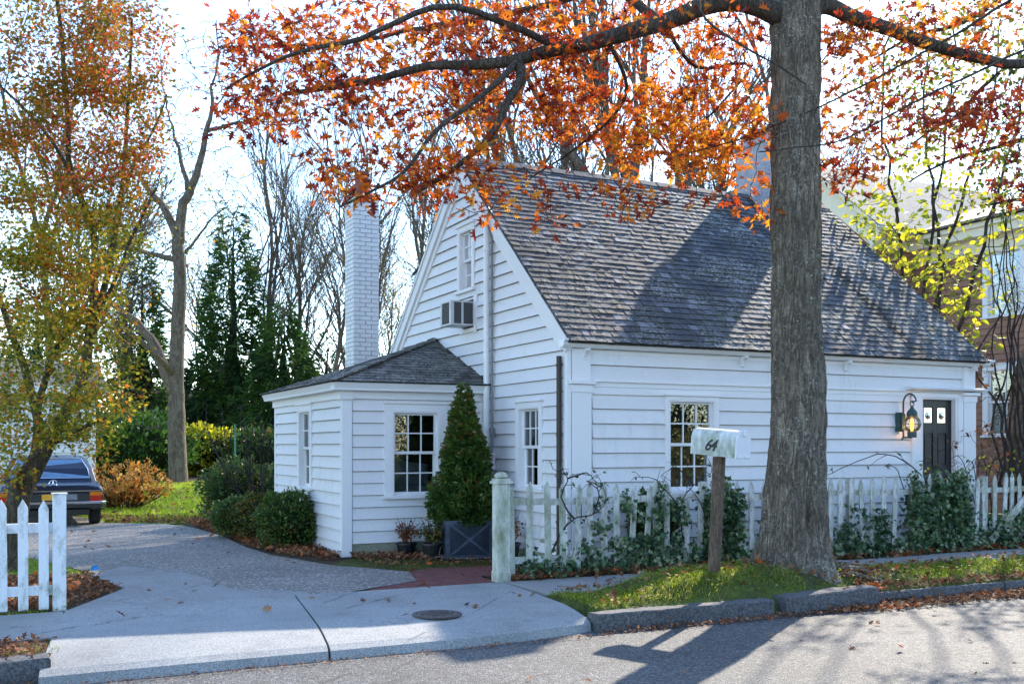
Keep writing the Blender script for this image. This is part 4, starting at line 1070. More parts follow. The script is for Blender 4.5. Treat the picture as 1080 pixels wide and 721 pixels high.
for i in range(17000):
    t = 1-math.sqrt(nr.uniform(0.0001,1)); z = .42+t*1.78
    an = nr.uniform(0, 6.28)
    R0 = (.41*(1-t)**.9+.03)*(1+.42*noise.noise(Vector((math.cos(an)*1.6,math.sin(an)*1.6,z*3.2)))+.3*noise.noise(Vector((math.cos(an)*5,math.sin(an)*5,z*9))))
    if t < .08: R0 *= .75+t*3
    rr = R0*(1-.45*nr.uniform(0,1)**2)
    P.append((pc[0]+rr*math.cos(an), pc[1]+rr*math.sin(an), z)); D.append((math.cos(an), math.sin(an), .5))
leaves(P, .055, T_OVAL, rot_dir(np.array(D), None, .8)).build('foliage', L_BOX, EV_)
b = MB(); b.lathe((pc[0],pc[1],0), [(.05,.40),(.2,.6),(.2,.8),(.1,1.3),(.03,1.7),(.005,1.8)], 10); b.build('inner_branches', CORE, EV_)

def pot(x, y, r, h, n, ph, mat, label, leafy=True):
    t = thing('potted_plant', (x,y,0), label, 'potted plant', 'pots by the low wing')
    b = MB(); b.lathe((x,y,0), [(r*.75,0),(r*.95,h*.85),(r*1.05,h*.86),(r*1.05,h),(r*.9,h),(r*.9,h*.85)], 18); b.build('pot', BLACKP, t)
    b = MB(); P = []
    for k in range(26):
        an = rnd.uniform(0,6.28); d = rnd.uniform(.3,1.5)*r; L = ph*rnd.uniform(.5,1.1)
        pts = [(x,y,h*.8),(x+math.cos(an)*d*.4,y+math.sin(an)*d*.4,h+L*.5),(x+math.cos(an)*d,y+math.sin(an)*d,h+L)]
        b.tube(pts, [.004,.003,.0015], 4)
        for q in range(n//26):
            s = rnd.uniform(.2,1); P.append((x+math.cos(an)*d*s+rnd.gauss(0,.02), y+math.sin(an)*d*s+rnd.gauss(0,.02), h+L*s*rnd.uniform(.5,1)))
    b.build('stems', TWIG, t); leaves(P, .038, T_OVAL).build('foliage', mat, t)
pot(-1.22,2.02,.13,.17,320,.30,L_DEAD,'brown withered plant in a small black pot, leftmost pot under the window')
pot(-1.02,1.62,.14,.19,520,.30,L_BOX2,'olive green bushy plant in a black pot between the withered pot and the square planter')
pot(-.33,.95,.17,.22,520,.34,L_DEAD,'brown-leaved potted plant between the square planter and the fence post')
b = MB()
sp = [(-1.35,1.15,.03),(-1.1,1.22,.06),(-.9,1.1,.04),(-.62,1.02,.05),(-.4,.92,.03)]
b.tube(sp, [.006,.010,.010,.008,.005], 6); b.tube([sp[2],(-.75,.95,.05),(-.66,.82,.02)], [.008,.006,.004], 5); b.tube([sp[1],(-1.0,1.42,.14),(-.88,1.5,.2)], [.008,.006,.004], 5)
tag(b.build('fallen_branch', GREYB), 'bare fallen branch lying on the ground in front of the pots', 'branch')

# flags, manhole
for (x, y, lab, h) in ((-4.98,1.05,'small blue marker flag at the edge of the leaf bed beside the driveway',.12),(-6.15,2.6,'small light blue marker flag in the grass behind the left picket fence',.2)):
    t = thing('marker_flag', (x,y,0), lab, 'flag'); b = MB(); b.tube([(x,y,0),(x,y,h+.05)], .003, 5); b.build('stick', GREYM, t)
    b = MB(); b.add([(x,y,h),(x+.07,y-.01,h+.01),(x+.065,y+.01,h+.055),(x,y,h+.05)], [(0,1,2,3)]); b.build('flag', m_plain('flag_blue', (.02,.25,.6), .5), t)
mh = gp(461,647,.004); IRON = m_plain('cast_iron', (.09,.075,.07), .6, .4, vary=.4, scale=30)
MH = thing('manhole_cover', (mh[0],mh[1],0), 'round iron utility cover set in the concrete driveway apron', 'manhole cover')
b = MB(); b.lathe((mh[0],mh[1],.0), [(.205,-.004),(.205,.008),(.18,.010),(.178,.004)], 36); b.build('ring', IRON, MH)
b = MB(); b.lathe((mh[0],mh[1],.0), [(.172,-.004),(.172,.009),(.0,.009)], 36)
for i in range(-4,5):
    for j in range(-4,5):
        if i*i+j*j < 17 and (i,j) != (0,0): b.box(mh[0]+i*.034-.011, mh[1]+j*.034-.011, .008, mh[0]+i*.034+.011, mh[1]+j*.034+.011, .013)
b.build('lid', IRON, MH)

# ivy
def ivy(pts, name, label, kind=None, cat='ivy', size=.055, group=None):
    o = leaves(pts, size, T_IVY, rot_dir(np.tile(np.array([[0,-.5,-.3]]), (len(pts),1))+nr.normal(size=(len(pts),3))*.6, np.tile(np.array([[0,-1.,.4]]), (len(pts),1)), .35)).build(name, L_IVY)
    if kind: tag(o, kind=kind)
    else: tag(o, label, cat, group)
    return o
P = []
for i in range(9000):
    x = rnd.uniform(-.95,10.2); d = .5+.9*noise.noise(Vector((x*1.4,0,2)))
    if x > .3: d += .15
    if rnd.random() > .3+d*.7: continue
    hgt = .10+.28*max(0,d)
    P.append((x, -.64+rnd.gauss(0,.10), abs(rnd.gauss(.0,.42))*hgt+.03))
ivy(P, 'ivy_ground_cover', '', 'stuff')
def ivy_clump(x0, x1, z1, n, label, thick=.07, dens=None, back=.25, side=1.6):
    P = []
    while len(P) < n:
        x = rnd.uniform(x0, x1); z = rnd.uniform(.05, z1); 
        if noise.noise(Vector((x*5, z*5, 1)))+rnd.gauss(0,.15) < (-.1 if dens is None else dens): continue
        e = min(x-x0, x1-x)/(x1-x0)
        if z > z1*min(1, .45+side*e)+.05: continue
        if z > z1*(.86+.6*noise.noise(Vector((x*7, 4, 0)))): continue
        P.append((x, -.70+rnd.gauss(0,thick)-.03+(.10 if rnd.random() < back else 0), z+rnd.gauss(0,.02)))
    ivy(P, 'ivy_vine', label, group='ivy growing on the picket fence')
ivy_clump(-.2,.55,.95,420,'thin ivy twining over the pickets just right of the brown downpipe', .04, .18, .6)
ivy_clump(.50,1.15,.98,800,'ivy hanging over the pickets left of the mailbox post', .04, .05, .5)
ivy_clump(1.35,1.9,1.05,1900,'dense ivy mass between the mailbox post and the oak trunk', .055, -.3, .3, 5)
ivy_clump(2.45,3.0,1.0,1700,'ivy patch on the fence directly right of the oak trunk', .09, -.15)
ivy_clump(3.3,4.35,.66,620,'low ivy mound at the foot of the fence between the oak and the door', .05, .02, .4, 3)
ivy_clump(4.55,5.65,1.06,3600,'thick ivy mass covering the pickets below the black front door', .055, -.4, .25, 9)
ivy_clump(6.0,7.4,.55,800,'ivy at the foot of the fence by the leaning board at the right edge', .09, -.1)
shrub('boxwood_bush', (.95,-.28,.45), (.32,.2,.42), 2600, .05, L_BOX, 'dark bush pressed between the fence gap and the cottage wall left of the mailbox', 'bush')

# canes / climbing rose over the right fence
def canes(name, label, base_pts, leafmat, nleaf, lsize, cat='shrub', rad=.008, tpl=T_OVAL):
    t = thing(name, base_pts[0][0], label, cat); b = MB(); P = []
    for pts in base_pts:
        pts = [Vector(p) for p in pts]; q = []
        for i in range(len(pts)-1):
            for k in range(5):
                s = k/5; a = pts[max(i-1,0)]; p0 = pts[i]; p1 = pts[i+1]; p2 = pts[min(i+2,len(pts)-1)]
                q.append(.5*((2*p0)+(p1-a)*s+(2*a-5*p0+4*p1-p2)*s*s+(3*p0-a-3*p1+p2)*s**3)+Vector((noise.noise(p0*9+Vector((k,0,0))), noise.noise(p0*7+Vector((0,k,0))), noise.noise(p0*5+Vector((0,0,k)))))*.015)
        q.append(pts[-1]); n = len(q)
        b.tube(q, [rad*(1-.75*i/(n-1)) for i in range(n)], 5)
        for k in range(n):
            if rnd.random() < .45 and k > 3:
                d = Vector((rnd.gauss(0,1), rnd.gauss(0,.6), rnd.gauss(.3,.8))).normalized()*rnd.uniform(.08,.28); e = q[k]+d
                b.tube([q[k], q[k]+d*.55+Vector((0,0,.02)), e], [rad*.4, rad*.3, rad*.15], 4)
                P += [q[k]+d*rnd.uniform(.4,1.05)+Vector((rnd.gauss(0,.015),rnd.gauss(0,.015),rnd.gauss(0,.015))) for _ in range(nleaf)]
    b.build('stems', TWIG, t)
    if P and nleaf: leaves([tuple(p) for p in P], lsize, tpl).build('foliage', leafmat, t)
    return t
cs = []
for i in range(16):
    x = rnd.uniform(4.8,7.4); y = -.45+rnd.uniform(-.1,.15); dx = rnd.uniform(-1.1,1.1)
    cs.append([(x,y,.05),(x+dx*.25,y-.05,.6),(x+dx*.6,y-.12,rnd.uniform(1.0,1.3)),(x+dx,y-.2,rnd.uniform(.95,1.25))])
cs.append([(5.4,-.4,.1),(5.1,-.5,.9),(4.3,-.6,1.28),(3.4,-.7,1.1),(2.9,-.75,.92)])
cs.append([(5.7,-.72,.1),(5.45,-.76,.6),(5.15,-.74,1.05),(4.8,-.7,1.2)])
canes('rose_canes', 'tangled bare rose canes with few yellow leaves, arching over the fence before the door', cs, L_YG, 1, .055, 'climbing rose', .011)
canes('twiggy_vine', 'bare crooked vine stem growing over the pickets near the fence end post', [[(-.55,-.60,.25),(-.48,-.66,.45),(-.34,-.72,.62),(-.1,-.72,.66),(.05,-.72,.8),(.0,-.72,1.0)],[(-.34,-.72,.62),(-.5,-.72,.85),(-.42,-.72,1.05),(-.6,-.72,1.15)],[(-.1,-.72,.66),(-.05,-.74,.9),(-.2,-.74,1.02)],[(-.42,-.72,1.05),(-.2,-.74,1.1),(-.1,-.76,1.0)]], L_IVY, 2, .045, 'vine', .011)
canes('twiggy_vine', 'leafless vine twigs looping over the pickets beside the mailbox post', [[(1.1,-.7,.3),(1.0,-.74,.7),(1.2,-.74,.95),(1.45,-.74,1.1),(1.4,-.72,1.25)],[(1.0,-.74,.7),(.7,-.74,1.0),(.45,-.74,1.05)],[(1.2,-.74,.95),(.95,-.74,1.15),(.75,-.74,1.05)],[(1.45,-.7,.4),(1.25,-.74,.8),(1.0,-.74,1.0)]], L_IVY, 1, .05, 'vine', .009)
# bare shrub by the rear corner of the wing
cs = []
for i in range(15):
    a = rnd.uniform(-.9,.35); L = rnd.uniform(1.1,2.0); x0 = -2.05+rnd.uniform(-.1,.1); y0 = 6.9+rnd.uniform(-.2,.2)
    cs.append([(x0,y0,.2),(x0+a*L*.35,y0+rnd.uniform(-.2,.2),.2+L*.35),(x0+a*L*.6,y0+rnd.uniform(-.3,.3),.2+L*.75),(x0+a*L*.62,y0+rnd.uniform(-.3,.3),.2+L)])
canes('bare_shrub', 'leafless shrub of long arching pale stems behind the rear corner of the low wing', cs, L_HYD, 0, .05, 'shrub', .014)
# hydrangea
hx, hy = gp(131,536,0); HY = thing('hydrangea', (hx,hy,0), 'dried orange hydrangea with round flower heads right of the parked car', 'hydrangea')
b = MB(); P = []; P2 = []
for i in range(120):
    a = rnd.uniform(0,6.28); r_ = rnd.uniform(.1,1.0)**.7*1.0; L = rnd.uniform(.5,1.15)*(1.1-.35*r_)
    ex, ey, ez = hx+math.cos(a)*r_, hy+math.sin(a)*r_*.8, L
    b.tube([(hx+math.cos(a)*r_*.3,hy+math.sin(a)*r_*.3,0),(hx+math.cos(a)*r_*.8,hy+math.sin(a)*r_*.6,L*.6),(ex,ey,ez)], [.008,.006,.004], 4)
    for k in range(8):
        s = rnd.uniform(.3,.95); P2.append((hx+math.cos(a)*r_*s+rnd.gauss(0,.06), hy+math.sin(a)*r_*s+rnd.gauss(0,.06), L*s))
    if rnd.random() < .6: P += [tuple(q) for q in ell(36, (ex,ey,ez), (.085,.085,.07), .2)]
b.build('stems', TWIG, HY); leaves(P, .04, T_OVAL).build('flower_heads', L_HYD, HY); leaves(P2, .11, T_OVAL).build('foliage', L_HYD, HY)

# ================================================================== OAK
def smooth_path(pts, per=5):
    pts = [Vector(p) for p in pts]; q = []
    for i in range(len(pts)-1):
        a = pts[max(i-1,0)]; p0 = pts[i]; p1 = pts[i+1]; p2 = pts[min(i+2,len(pts)-1)]
        for k in range(per):
            s = k/per
            q.append(.5*((2*p0)+(p1-a)*s+(2*a-5*p0+4*p1-p2)*s*s+(3*p0-a-3*p1+p2)*s**3))
    q.append(pts[-1]); return q
class Skel:
    def __init__(s): s.p = []; s.r = []; s.mb = MB()
    def limb(s, pts, r0, r1, n=8, per=5, wob=.03):
        q = smooth_path(pts, per); m = len(q)
        q = [q[0]]+[p+Vector((noise.noise(p*2.3), noise.noise(p*2.3+Vector((7,0,0))), noise.noise(p*2.3+Vector((0,9,0)))))*wob for p in q[1:]]
        rad = [r0+(r1-r0)*(i/(m-1))**.8 for i in range(m)]
        s.mb.tube(q, rad, n)
        for i in range(m-1):
            for k in range(3): s.p.append(q[i].lerp(q[i+1], k/3)); s.r.append(rad[i])
        s.p.append(q[-1]); s.r.append(rad[-1])
    def connect(s, targets, rmax=.02, rmin=.003, sag=.0, wob=.06, n=4):
        """join every target to the closest point of the skeleton, nearest targets first"""
        T = [Vector(t) for t in targets]
        A = np.array([tuple(p) for p in s.p]); R = list(s.r)
        TT = np.array([tuple(t) for t in T]); left = list(range(len(T)))
        dmin = np.full(len(T), 1e9); who = np.zeros(len(T), int)
        for k, t in enumerate(TT):
            d = ((A-t)**2).sum(1); who[k] = d.argmin(); dmin[k] = d.min()
        pts = [Vector(a) for a in A]
        done = np.zeros(len(T), bool)
        for _ in range(len(T)):
            k = int(np.where(done, 1e9, dmin).argmin()); done[k] = True
            a = pts[who[k]]; t = T[k]; L = (t-a).length
            r0 = min(R[who[k]]*.7, rmax, .004+L*.010); r0 = max(r0, rmin*1.2)
            m1 = a.lerp(t,.33)+Vector((rnd.gauss(0,1),rnd.gauss(0,1),rnd.gauss(0,.7)))*wob*L; m2 = a.lerp(t,.68)+Vector((rnd.gauss(0,1),rnd.gauss(0,1),rnd.gauss(0,.7)))*wob*L+Vector((0,0,-sag*L))
            q = [a,m1,m2,t]; s.mb.tube(q, [r0, r0*.75+rmin*.25, r0*.5+rmin*.5, rmin], n)
            new = [a.lerp(m1,.6), m1, m1.lerp(m2,.5), m2, m2.lerp(t,.5), t]; nn = np.array([tuple(x) for x in new]); b0 = len(pts)
            pts += new; R += [r0]*2+[r0*.8]*2+[r0*.6, rmin]
            for j in range(len(new)):
                d = ((TT-nn[j])**2).sum(1)*1.0
                u = (d < dmin) & (~done); dmin[u] = d[u]; who[u] = b0+j
        s.p = pts; s.r = R
def cluster_targets(ells, sc=1.0):
    out = []
    for (u, v, ru, rv, n, d0, d1) in ells:
        for _ in range(int(n*sc)):
            a = rnd.uniform(0,6.28); r_ = math.sqrt(rnd.random())
            out.append(at(u+ru*r_*math.cos(a), v+rv*r_*math.sin(a), rnd.uniform(d0,d1)))
    return out
def warp(tpl, ax, ay, curl, fold):
    return ([(x*ax+.06*y*y*curl, y*ay, abs(x)*fold+curl*.35*y*y-.1*curl*y) for x, y, z in tpl[0]], tpl[1])
def cluster_leaves(targets, per, spread, size, tpl, droop=-.4):
    if tpl is T_OAK:
        out = MB()
        for i, (ax, ay, cu, fo, sz) in enumerate(((1,1,.3,.25,1),(.72,1.05,-.9,.7,1.05),(.95,.85,1.1,-.3,.8),(.5,.9,1.4,1.1,.85),(1.1,1.1,-.4,.1,1.15))):
            m = cluster_leaves_(targets[i::5] if False else targets, per/5, spread, size*sz, warp(T_OAK, ax, ay, cu, fo), droop)
            n0 = len(out.v); out.v += m.v; out.f += [tuple(j+n0 for j in f) for f in m.f]; out.m += m.m
        return out
    return cluster_leaves_(targets, per, spread, size, tpl, droop)
def cluster_leaves_(targets, per, spread, size, tpl, droop=-.4):
    P = []; D = []
    for t in targets:
        n = max(1, int(rnd.gauss(per, per*.3)+.5))
        for _ in range(n):
            d = Vector((rnd.gauss(0,1),rnd.gauss(0,1),rnd.gauss(0,.7))); P.append(tuple(t+d*spread*.6)); D.append((d.x, d.y, d.z*.6+droop))
    return leaves(P, size, tpl, rot_dir(np.array(D), None, .6))
gz0 = gz(1.46,-2.1)
OK_ = thing('oak_tree', (1.46,-2.1,gz0), 'big oak with thick grey trunk at the kerb and orange-red leaves', 'tree')
# trunk: centre line and radius from sight lines
prof = [(-.12,.58),(.02,.51),(.12,.46),(.25,.41),(.4,.37),(.6,.34),(.85,.318),(1.2,.296),(1.6,.28),(2.2,.265),(3.0,.254),(4.0,.248),(4.8,.25),(5.4,.255),(6.2,.24),(7.2,.20),(8.2,.15)]
b = MB(); NA = 190; zs = []
z = -.12
while z < 8.2: zs.append(z); z += (.016 if z < 1.3 else .03 if z < 5.4 else .12)
for z in zs:
    for i in range(len(prof)-1):
        if prof[i][0] <= z <= prof[i+1][0]: t = (z-prof[i][0])/(prof[i+1][0]-prof[i][0]); r0 = prof[i][1]+(prof[i+1][1]-prof[i][1])*t; break
    c = Vector((1.475+.012*math.sin(z)-.0*z, -2.1, 0))
    for k in range(NA):
        an = 2*math.pi*k/NA; ca, sa = math.cos(an), math.sin(an)
        fl = max(0, 1-z/.9)**2
        r = r0*.965*(1+fl*(.13*math.cos(an*5+1.0)+.10*math.cos(an*3-.6)+.05*math.cos(an*9)))
        r += .035*noise.noise(Vector((ca*1.2,sa*1.2,z*.7)))+.012*noise.noise(Vector((ca*3,sa*3,z*1.6)))
        rg = noise.noise(Vector((ca*7.5,sa*7.5,z*2.2)))+.5*noise.noise(Vector((ca*17,sa*17,z*6)))
        r += .017*(abs(rg)*2-.5)+.006*noise.noise(Vector((ca*30,sa*30,z*16)))
        # old wound scar facing the road
        da = (an-(-math.pi/2-.32)+math.pi) % (2*math.pi)-math.pi
        s_ = math.exp(-(da*r0/.03)**2)*(1 if .42 < z < .95 else 0)*math.sin((z-.42)/.53*math.pi) if .42 < z < .95 else 0
        r -= .05*s_; lip = math.exp(-((abs(da*r0)-.07)/.03)**2)*math.exp(-((z-.75)/.28)**2); r += .022*lip
        b.v.append((c.x+r*ca, c.y+r*sa, z))
m_ = len(zs)
for j in range(m_-1):
    for k in range(NA):
        k2 = (k+1) % NA; b.f.append((j*NA+k, j*NA+k2, (j+1)*NA+k2, (j+1)*NA+k)); b.m.append(0)
tr = b.build('trunk', OAKB, OK_, smooth=True)
b = MB()
for ri_, (pts, r0) in enumerate((([(1.75,-2.25,.12),(1.95,-2.42,.14),(2.10,-2.52,.09),(2.3,-2.6,.02)],.05),([(1.2,-2.3,.1),(1.0,-2.45,.18),(.8,-2.55,.12)],.06),([(1.8,-2.0,.1),(2.2,-2.05,.12),(2.6,-2.1,.03)],.07),([(1.6,-2.4,.05),(1.75,-2.55,.12),(1.9,-2.63,.09),(2.1,-2.68,.04)],.035))):
    b = MB(); q = smooth_path(pts, 6); b.tube(q, [r0*(1-.6*i/len(q)) for i in range(len(q))], 10)
    b.build('root', OAKB, OK_, smooth=True)
sk = Skel()
J = Vector((1.30,-2.1,5.75))
sk.limb([Vector((1.45,-2.1,5.7)), at(770,2,10.3), at(700,24,10.3), at(640,42,10.2), at(590,52,10.1), at(545,62,10.0), at(500,68,10.0), at(440,72,10.1), at(380,88,10.3), at(300,100,10.8)], .115, .022, 12)
sk.limb([at(545,62,10.0), at(548,84,9.9), at(535,110,9.8), at(510,150,9.7), at(470,185,9.7), at(440,202,9.8)], .06, .015, 9)
sk.limb([at(545,62,10.0), at(520,90,9.5), at(470,130,9.2), at(425,180,9.0), at(360,218,8.9)], .035, .01, 8)
sk.limb([at(700,24,10.3), at(640,-10,10.6), at(560,10,11), at(450,30,11.5), at(330,48,12), at(230,50,12.5)], .055, .015, 8)
sk.limb([at(590,52,10.1), at(480,8,9.7), at(380,40,9.6), at(300,60,9.9), at(240,95,10.2)], .04, .012, 8)
sk.limb([at(640,42,10.2), at(660,90,10.6), at(640,130,10.9), at(600,160,11.2), at(560,190,11.3)], .025, .008, 6)
sk.limb([at(700,24,10.3), at(735,70,10.8), at(790,70,11.2), at(740,130,11.2), at(700,170,11.2)], .025, .008, 6)
sk.limb([at(735,-30,10.0), at(745,20,9.7), at(800,60,9.5), at(850,90,9.6)], .018, .006, 6)
sk.limb([Vector((1.6,-2.1,5.75)), at(868,6,10.6), at(900,18,10.7), at(940,32,10.8), at(1000,52,10.9), at(1060,66,11.1), at(1180,70,11.5)], .10, .045, 12)
sk.limb([at(1180,-60,9.0), at(1080,-10,9.2), at(1000,42,9.6), at(900,95,10.1), at(800,140,10.4), at(700,170,10.6)], .018, .006, 6)
sk.limb([at(1200,20,9.0), at(1080,55,9.2), at(980,100,9.4), at(880,150,9.8), at(800,160,10.1)], .016, .006, 6)
sk.limb([Vector((1.47,-2.1,6.5)), at(900,-120,10), at(960,-200,9.5), at(1050,-260,9)], .1, .03, 8)
sk.limb([Vector((1.47,-2.1,6.9)), at(760,-160,10), at(640,-220,10.2), at(500,-240,10.5)], .1, .03, 8)
sk.limb([Vector((1.47,-2.1,7.6)), Vector((1.6,-1.0,9.2)), Vector((1.8,0.4,10.5))], .1, .03, 8)
sk.limb([Vector((1.47,-2.1,7.9)), Vector((1.2,-2.6,9.6)), Vector((.9,-3.4,11))], .1, .03, 8)
E_MAIN = [(300,60,80,55,60,9.8,12.5),(400,40,110,45,95,9.6,12.2),(330,110,90,30,45,9.8,11.5),(450,100,80,30,45,9.5,11.2),(520,30,90,40,75,9.6,12),(610,30,90,38,75,9.7,12),(560,95,70,40,48,9.7,11.5),(720,50,80,55,70,9.8,11.8),(640,110,70,45,48,10,11.8),(770,110,45,60,36,10,11.5),(480,138,60,25,20,9.5,10.5),(600,122,60,24,18,10,11.4)]
E_LOW = [(360,195,36,22,16,8.9,9.8),(400,178,60,22,16,8.9,9.8),(335,160,30,16,4,9.2,10),(455,175,40,20,12,9.3,9.9),(445,205,28,18,10,9.3,9.9),(512,208,30,28,11,9.2,9.8),(535,182,36,16,6,9.3,9.8),(575,195,30,12,3,9.5,10),(495,160,40,20,5,9.4,9.9),(670,215,28,18,7,9.6,10.1),(650,200,24,8,4,9.6,10.1),(580,225,20,14,3,9.5,9.9),(745,205,26,14,5,9.8,10.4)]
E_GOLD = [(700,150,62,33,66,10.5,12),(738,168,36,18,22,10.3,11.5),(655,150,30,22,12,10.4,11.5),(690,120,50,30,22,10.4,11.6),(795,205,12,26,7,10.3,10.8),(790,130,26,40,12,10.3,11)]
E_RT = [(895,110,35,85,50,10.2,12),(905,160,35,30,26,10.2,11.5),(880,190,18,16,8,10.2,11.0),(940,50,70,45,48,10.2,12),(1020,30,70,35,42,10,12)]
E_RED = [(1040,120,50,35,26,9.6,11),(990,130,50,30,18,9.6,11),(1065,180,22,50,14,9.6,10.6),(940,110,30,20,6,10,11),(270,60,50,45,24,10,12),(255,120,40,25,14,10,11.5)]
tm = cluster_targets(E_MAIN, 1.0); tl = cluster_targets(E_LOW); tg = cluster_targets(E_GOLD, .9); trr = cluster_targets(E_RT, .8); td = cluster_targets(E_RED)
tu = cluster_targets([(560,-120,330,90,150,9.5,13),(1000,-100,140,80,50,9.5,12)])
sk.connect(tm+tl+tg+trr+td+tu, .022, .0038, .02, .09)
OAKL = m_bark('oak_limb_bark', (.035,.028,.023), (.12,.10,.08), (.3,.3,.27), 2.5, .01, .5)
sk.mb.build('branches', OAKL, OK_, smooth=True)
cluster_leaves(tm+tu+trr+tl, 10, .15, .082, T_OAK).build('foliage', L_OAK, OK_)
cluster_leaves(tg, 11, .15, .085, T_OAK).build('foliage', L_OAKG, OK_, label='golden orange leaves above the roof ridge')
cluster_leaves(td, 11, .15, .082, T_OAK).build('foliage', L_OAKR, OK_, label='dark red leaves')

# ================================================================== MAPLE on the left
mx, my = -5.75, 2.6
def apx(u, v, d): return at(u, v, d)
MP = thing('maple_tree', (mx,my,0), 'leaning multi-stemmed maple with yellow and orange leaves in front of the parked car', 'tree')
b0_ = at(12,600,11.6); b0_.z = -.05
sk = Skel()
sk.limb([b0_, at(16,548,11.6), at(22,520,11.6), at(36,490,11.7), at(48,470,11.8)], .15, .10, 12)
sk.mb.build('trunk', MAPB, MP, smooth=True); p_, r_ = sk.p, sk.r; sk = Skel(); sk.p, sk.r = p_, r_
sk.limb([at(48,470,11.8), at(75,425,11.9), at(90,390,12), at(96,340,12.1), at(100,290,12.2), at(96,235,12.2), at(75,180,12.3), at(70,100,12.3), at(60,0,12.4), at(50,-80,12.4)], .075, .02, 8)
sk.limb([at(96,350,12.1), at(115,290,12.4), at(128,200,12.6), at(134,120,12.7), at(140,20,12.8)], .05, .015, 7)
sk.limb([at(20,520,11.6), at(22,500,11.4), at(38,480,11.3), at(70,460,11.3), at(110,440,11.4)], .05, .015, 7)
sk.limb([at(36,490,11.7), at(40,440,12.2), at(25,390,12.4), at(8,340,12.5), at(-20,260,12.6), at(-50,150,12.6)], .07, .02, 8)
sk.limb([at(40,430,12.2), at(55,380,12.3), at(75,345,12.4), at(110,320,12.3), at(135,260,12.2), at(165,200,12.2)], .045, .012, 7)
sk.limb([at(96,235,12.2), at(60,160,11.9), at(20,110,11.7), at(-30,60,11.5)], .03, .01, 6)
sk.limb([at(128,200,12.6), at(160,140,12.6), at(175,100,12.6)], .025, .008, 6)
yl = cluster_targets([(30,445,70,32,34,10.9,12.6),(60,415,80,38,50,10.9,13),(95,440,35,35,16,11,12.4),(25,370,70,50,48,11.2,13.2),(100,370,45,50,34,11.4,13),(60,300,70,60,70,11.2,13.2),(20,240,50,60,46,11.2,13.2),(100,250,50,45,34,11.4,13),(5,500,20,20,6,11,12)])
rd = cluster_targets([(30,160,70,60,70,11.2,13.4),(100,130,70,70,90,11.4,13.4),(125,50,50,60,54,11.6,13.6),(60,50,70,60,70,11.2,13.6),(135,150,35,50,20,11.6,13),(110,210,50,35,30,11.4,13),(60,-40,140,50,80,11,14),(40,300,40,25,8,11.4,12.6)])
sk.connect(yl+rd, .012, .0022, .03, .07)
sk.mb.build('branches', MAPB, MP, smooth=True)
cluster_leaves(yl, 60, .17, .05, T_MAP, -.2).build('foliage', L_MAPY, MP)
cluster_leaves(rd, 56, .165, .049, T_MAP, -.2).build('foliage', L_MAPR, MP, label='orange and red leaves of the upper crown')

# ================================================================== CAR
CA = thing('parked_car', (-5.2,11.0,0), 'dark blue older sedan on the driveway behind the left fence, its rear in view', 'car')
CBLUE = m_plain('car_blue', (.007,.015,.036), .2, .1, vary=.05, bumps=0); CHR = m_plain('chrome', (.7,.7,.72), .12, 1, vary=.02, bumps=0)
CBLK = m_plain('car_black', (.02,.022,.02), .4, vary=.05); TYRE = m_plain('tyre_rubber', (.02,.02,.02), .85)
REDL = m_plain('red_lens', (.5,.02,.01), .2, bumps=0); AMB = m_plain('amber_lens', (.7,.18,.01), .2, bumps=0)
cxm = -5.05; W = .835; yr = 9.05
def carp(x, y, z): return (cxm+x, yr+y, z)
# body shell lofted from side profile (half-width depends on height and length)
sec = [(.0,[(.70,.34),(.80,.40),(.82,.52),(.80,.60),(.76,.66),(.55,.70)]),(.10,[(.74,.28),(.825,.38),(.835,.53),(.82,.62),(.78,.70),(.6,.735)]),(.6,[(.76,.24),(.83,.36),(.84,.53),(.825,.64),(.79,.735),(.62,.765)]),(1.1,[(.76,.24),(.83,.36),(.84,.53),(.825,.65),(.79,.76),(.62,.775)]),
 (3.0,[(.76,.24),(.83,.36),(.84,.53),(.825,.65),(.79,.76),(.62,.775)]),(4.0,[(.74,.24),(.82,.36),(.83,.5),(.81,.62),(.76,.71),(.6,.74)]),(4.3,[(.70,.30),(.78,.38),(.79,.5),(.77,.58),(.7,.64),(.55,.66)])]
b = MB(); L_ = 12
for y, p in sec:
    full = [(-a, z) for a, z in p]+[(a, z) for a, z in reversed(p)]
    for a, z in full: b.v.append(carp(a, y, z))
for j in range(len(sec)-1):
    for k in range(L_): k2 = (k+1) % L_; b.f.append((j*L_+k, (j+1)*L_+k, (j+1)*L_+k2, j*L_+k2)); b.m.append(0)
b.f += [tuple(range(L_)), tuple(range((len(sec)-1)*L_, len(sec)*L_))[::-1]]; b.m += [0,0]
body = b.build('body', CBLUE, CA, bevel=.02)
b = MB()   # cabin: lofted rings base->roof
rings = [(.755,.55,3.0,.75),(.70,.78,2.75,.98),(.60,1.05,2.45,1.16),(.54,1.25,2.3,1.205),(.40,1.45,2.1,1.215)]
for hw_, ya, yb, z in rings:
    for x, y in ((-hw_,ya+.06),(-hw_+.08,ya),(hw_-.08,ya),(hw_,ya+.06),(hw_,yb-.06),(hw_-.08,yb),(-hw_+.08,yb),(-hw_,yb-.06)): b.v.append(carp(x,y,z))
for j in range(len(rings)-1):
    for k in range(8): k2 = (k+1) % 8; b.f.append((j*8+k, j*8+k2, (j+1)*8+k2, (j+1)*8+k)); b.m.append(0)
b.f.append(tuple(range(32,40))); b.m.append(0)
b.build('roof', CBLUE, CA, smooth=False, bevel=.015)
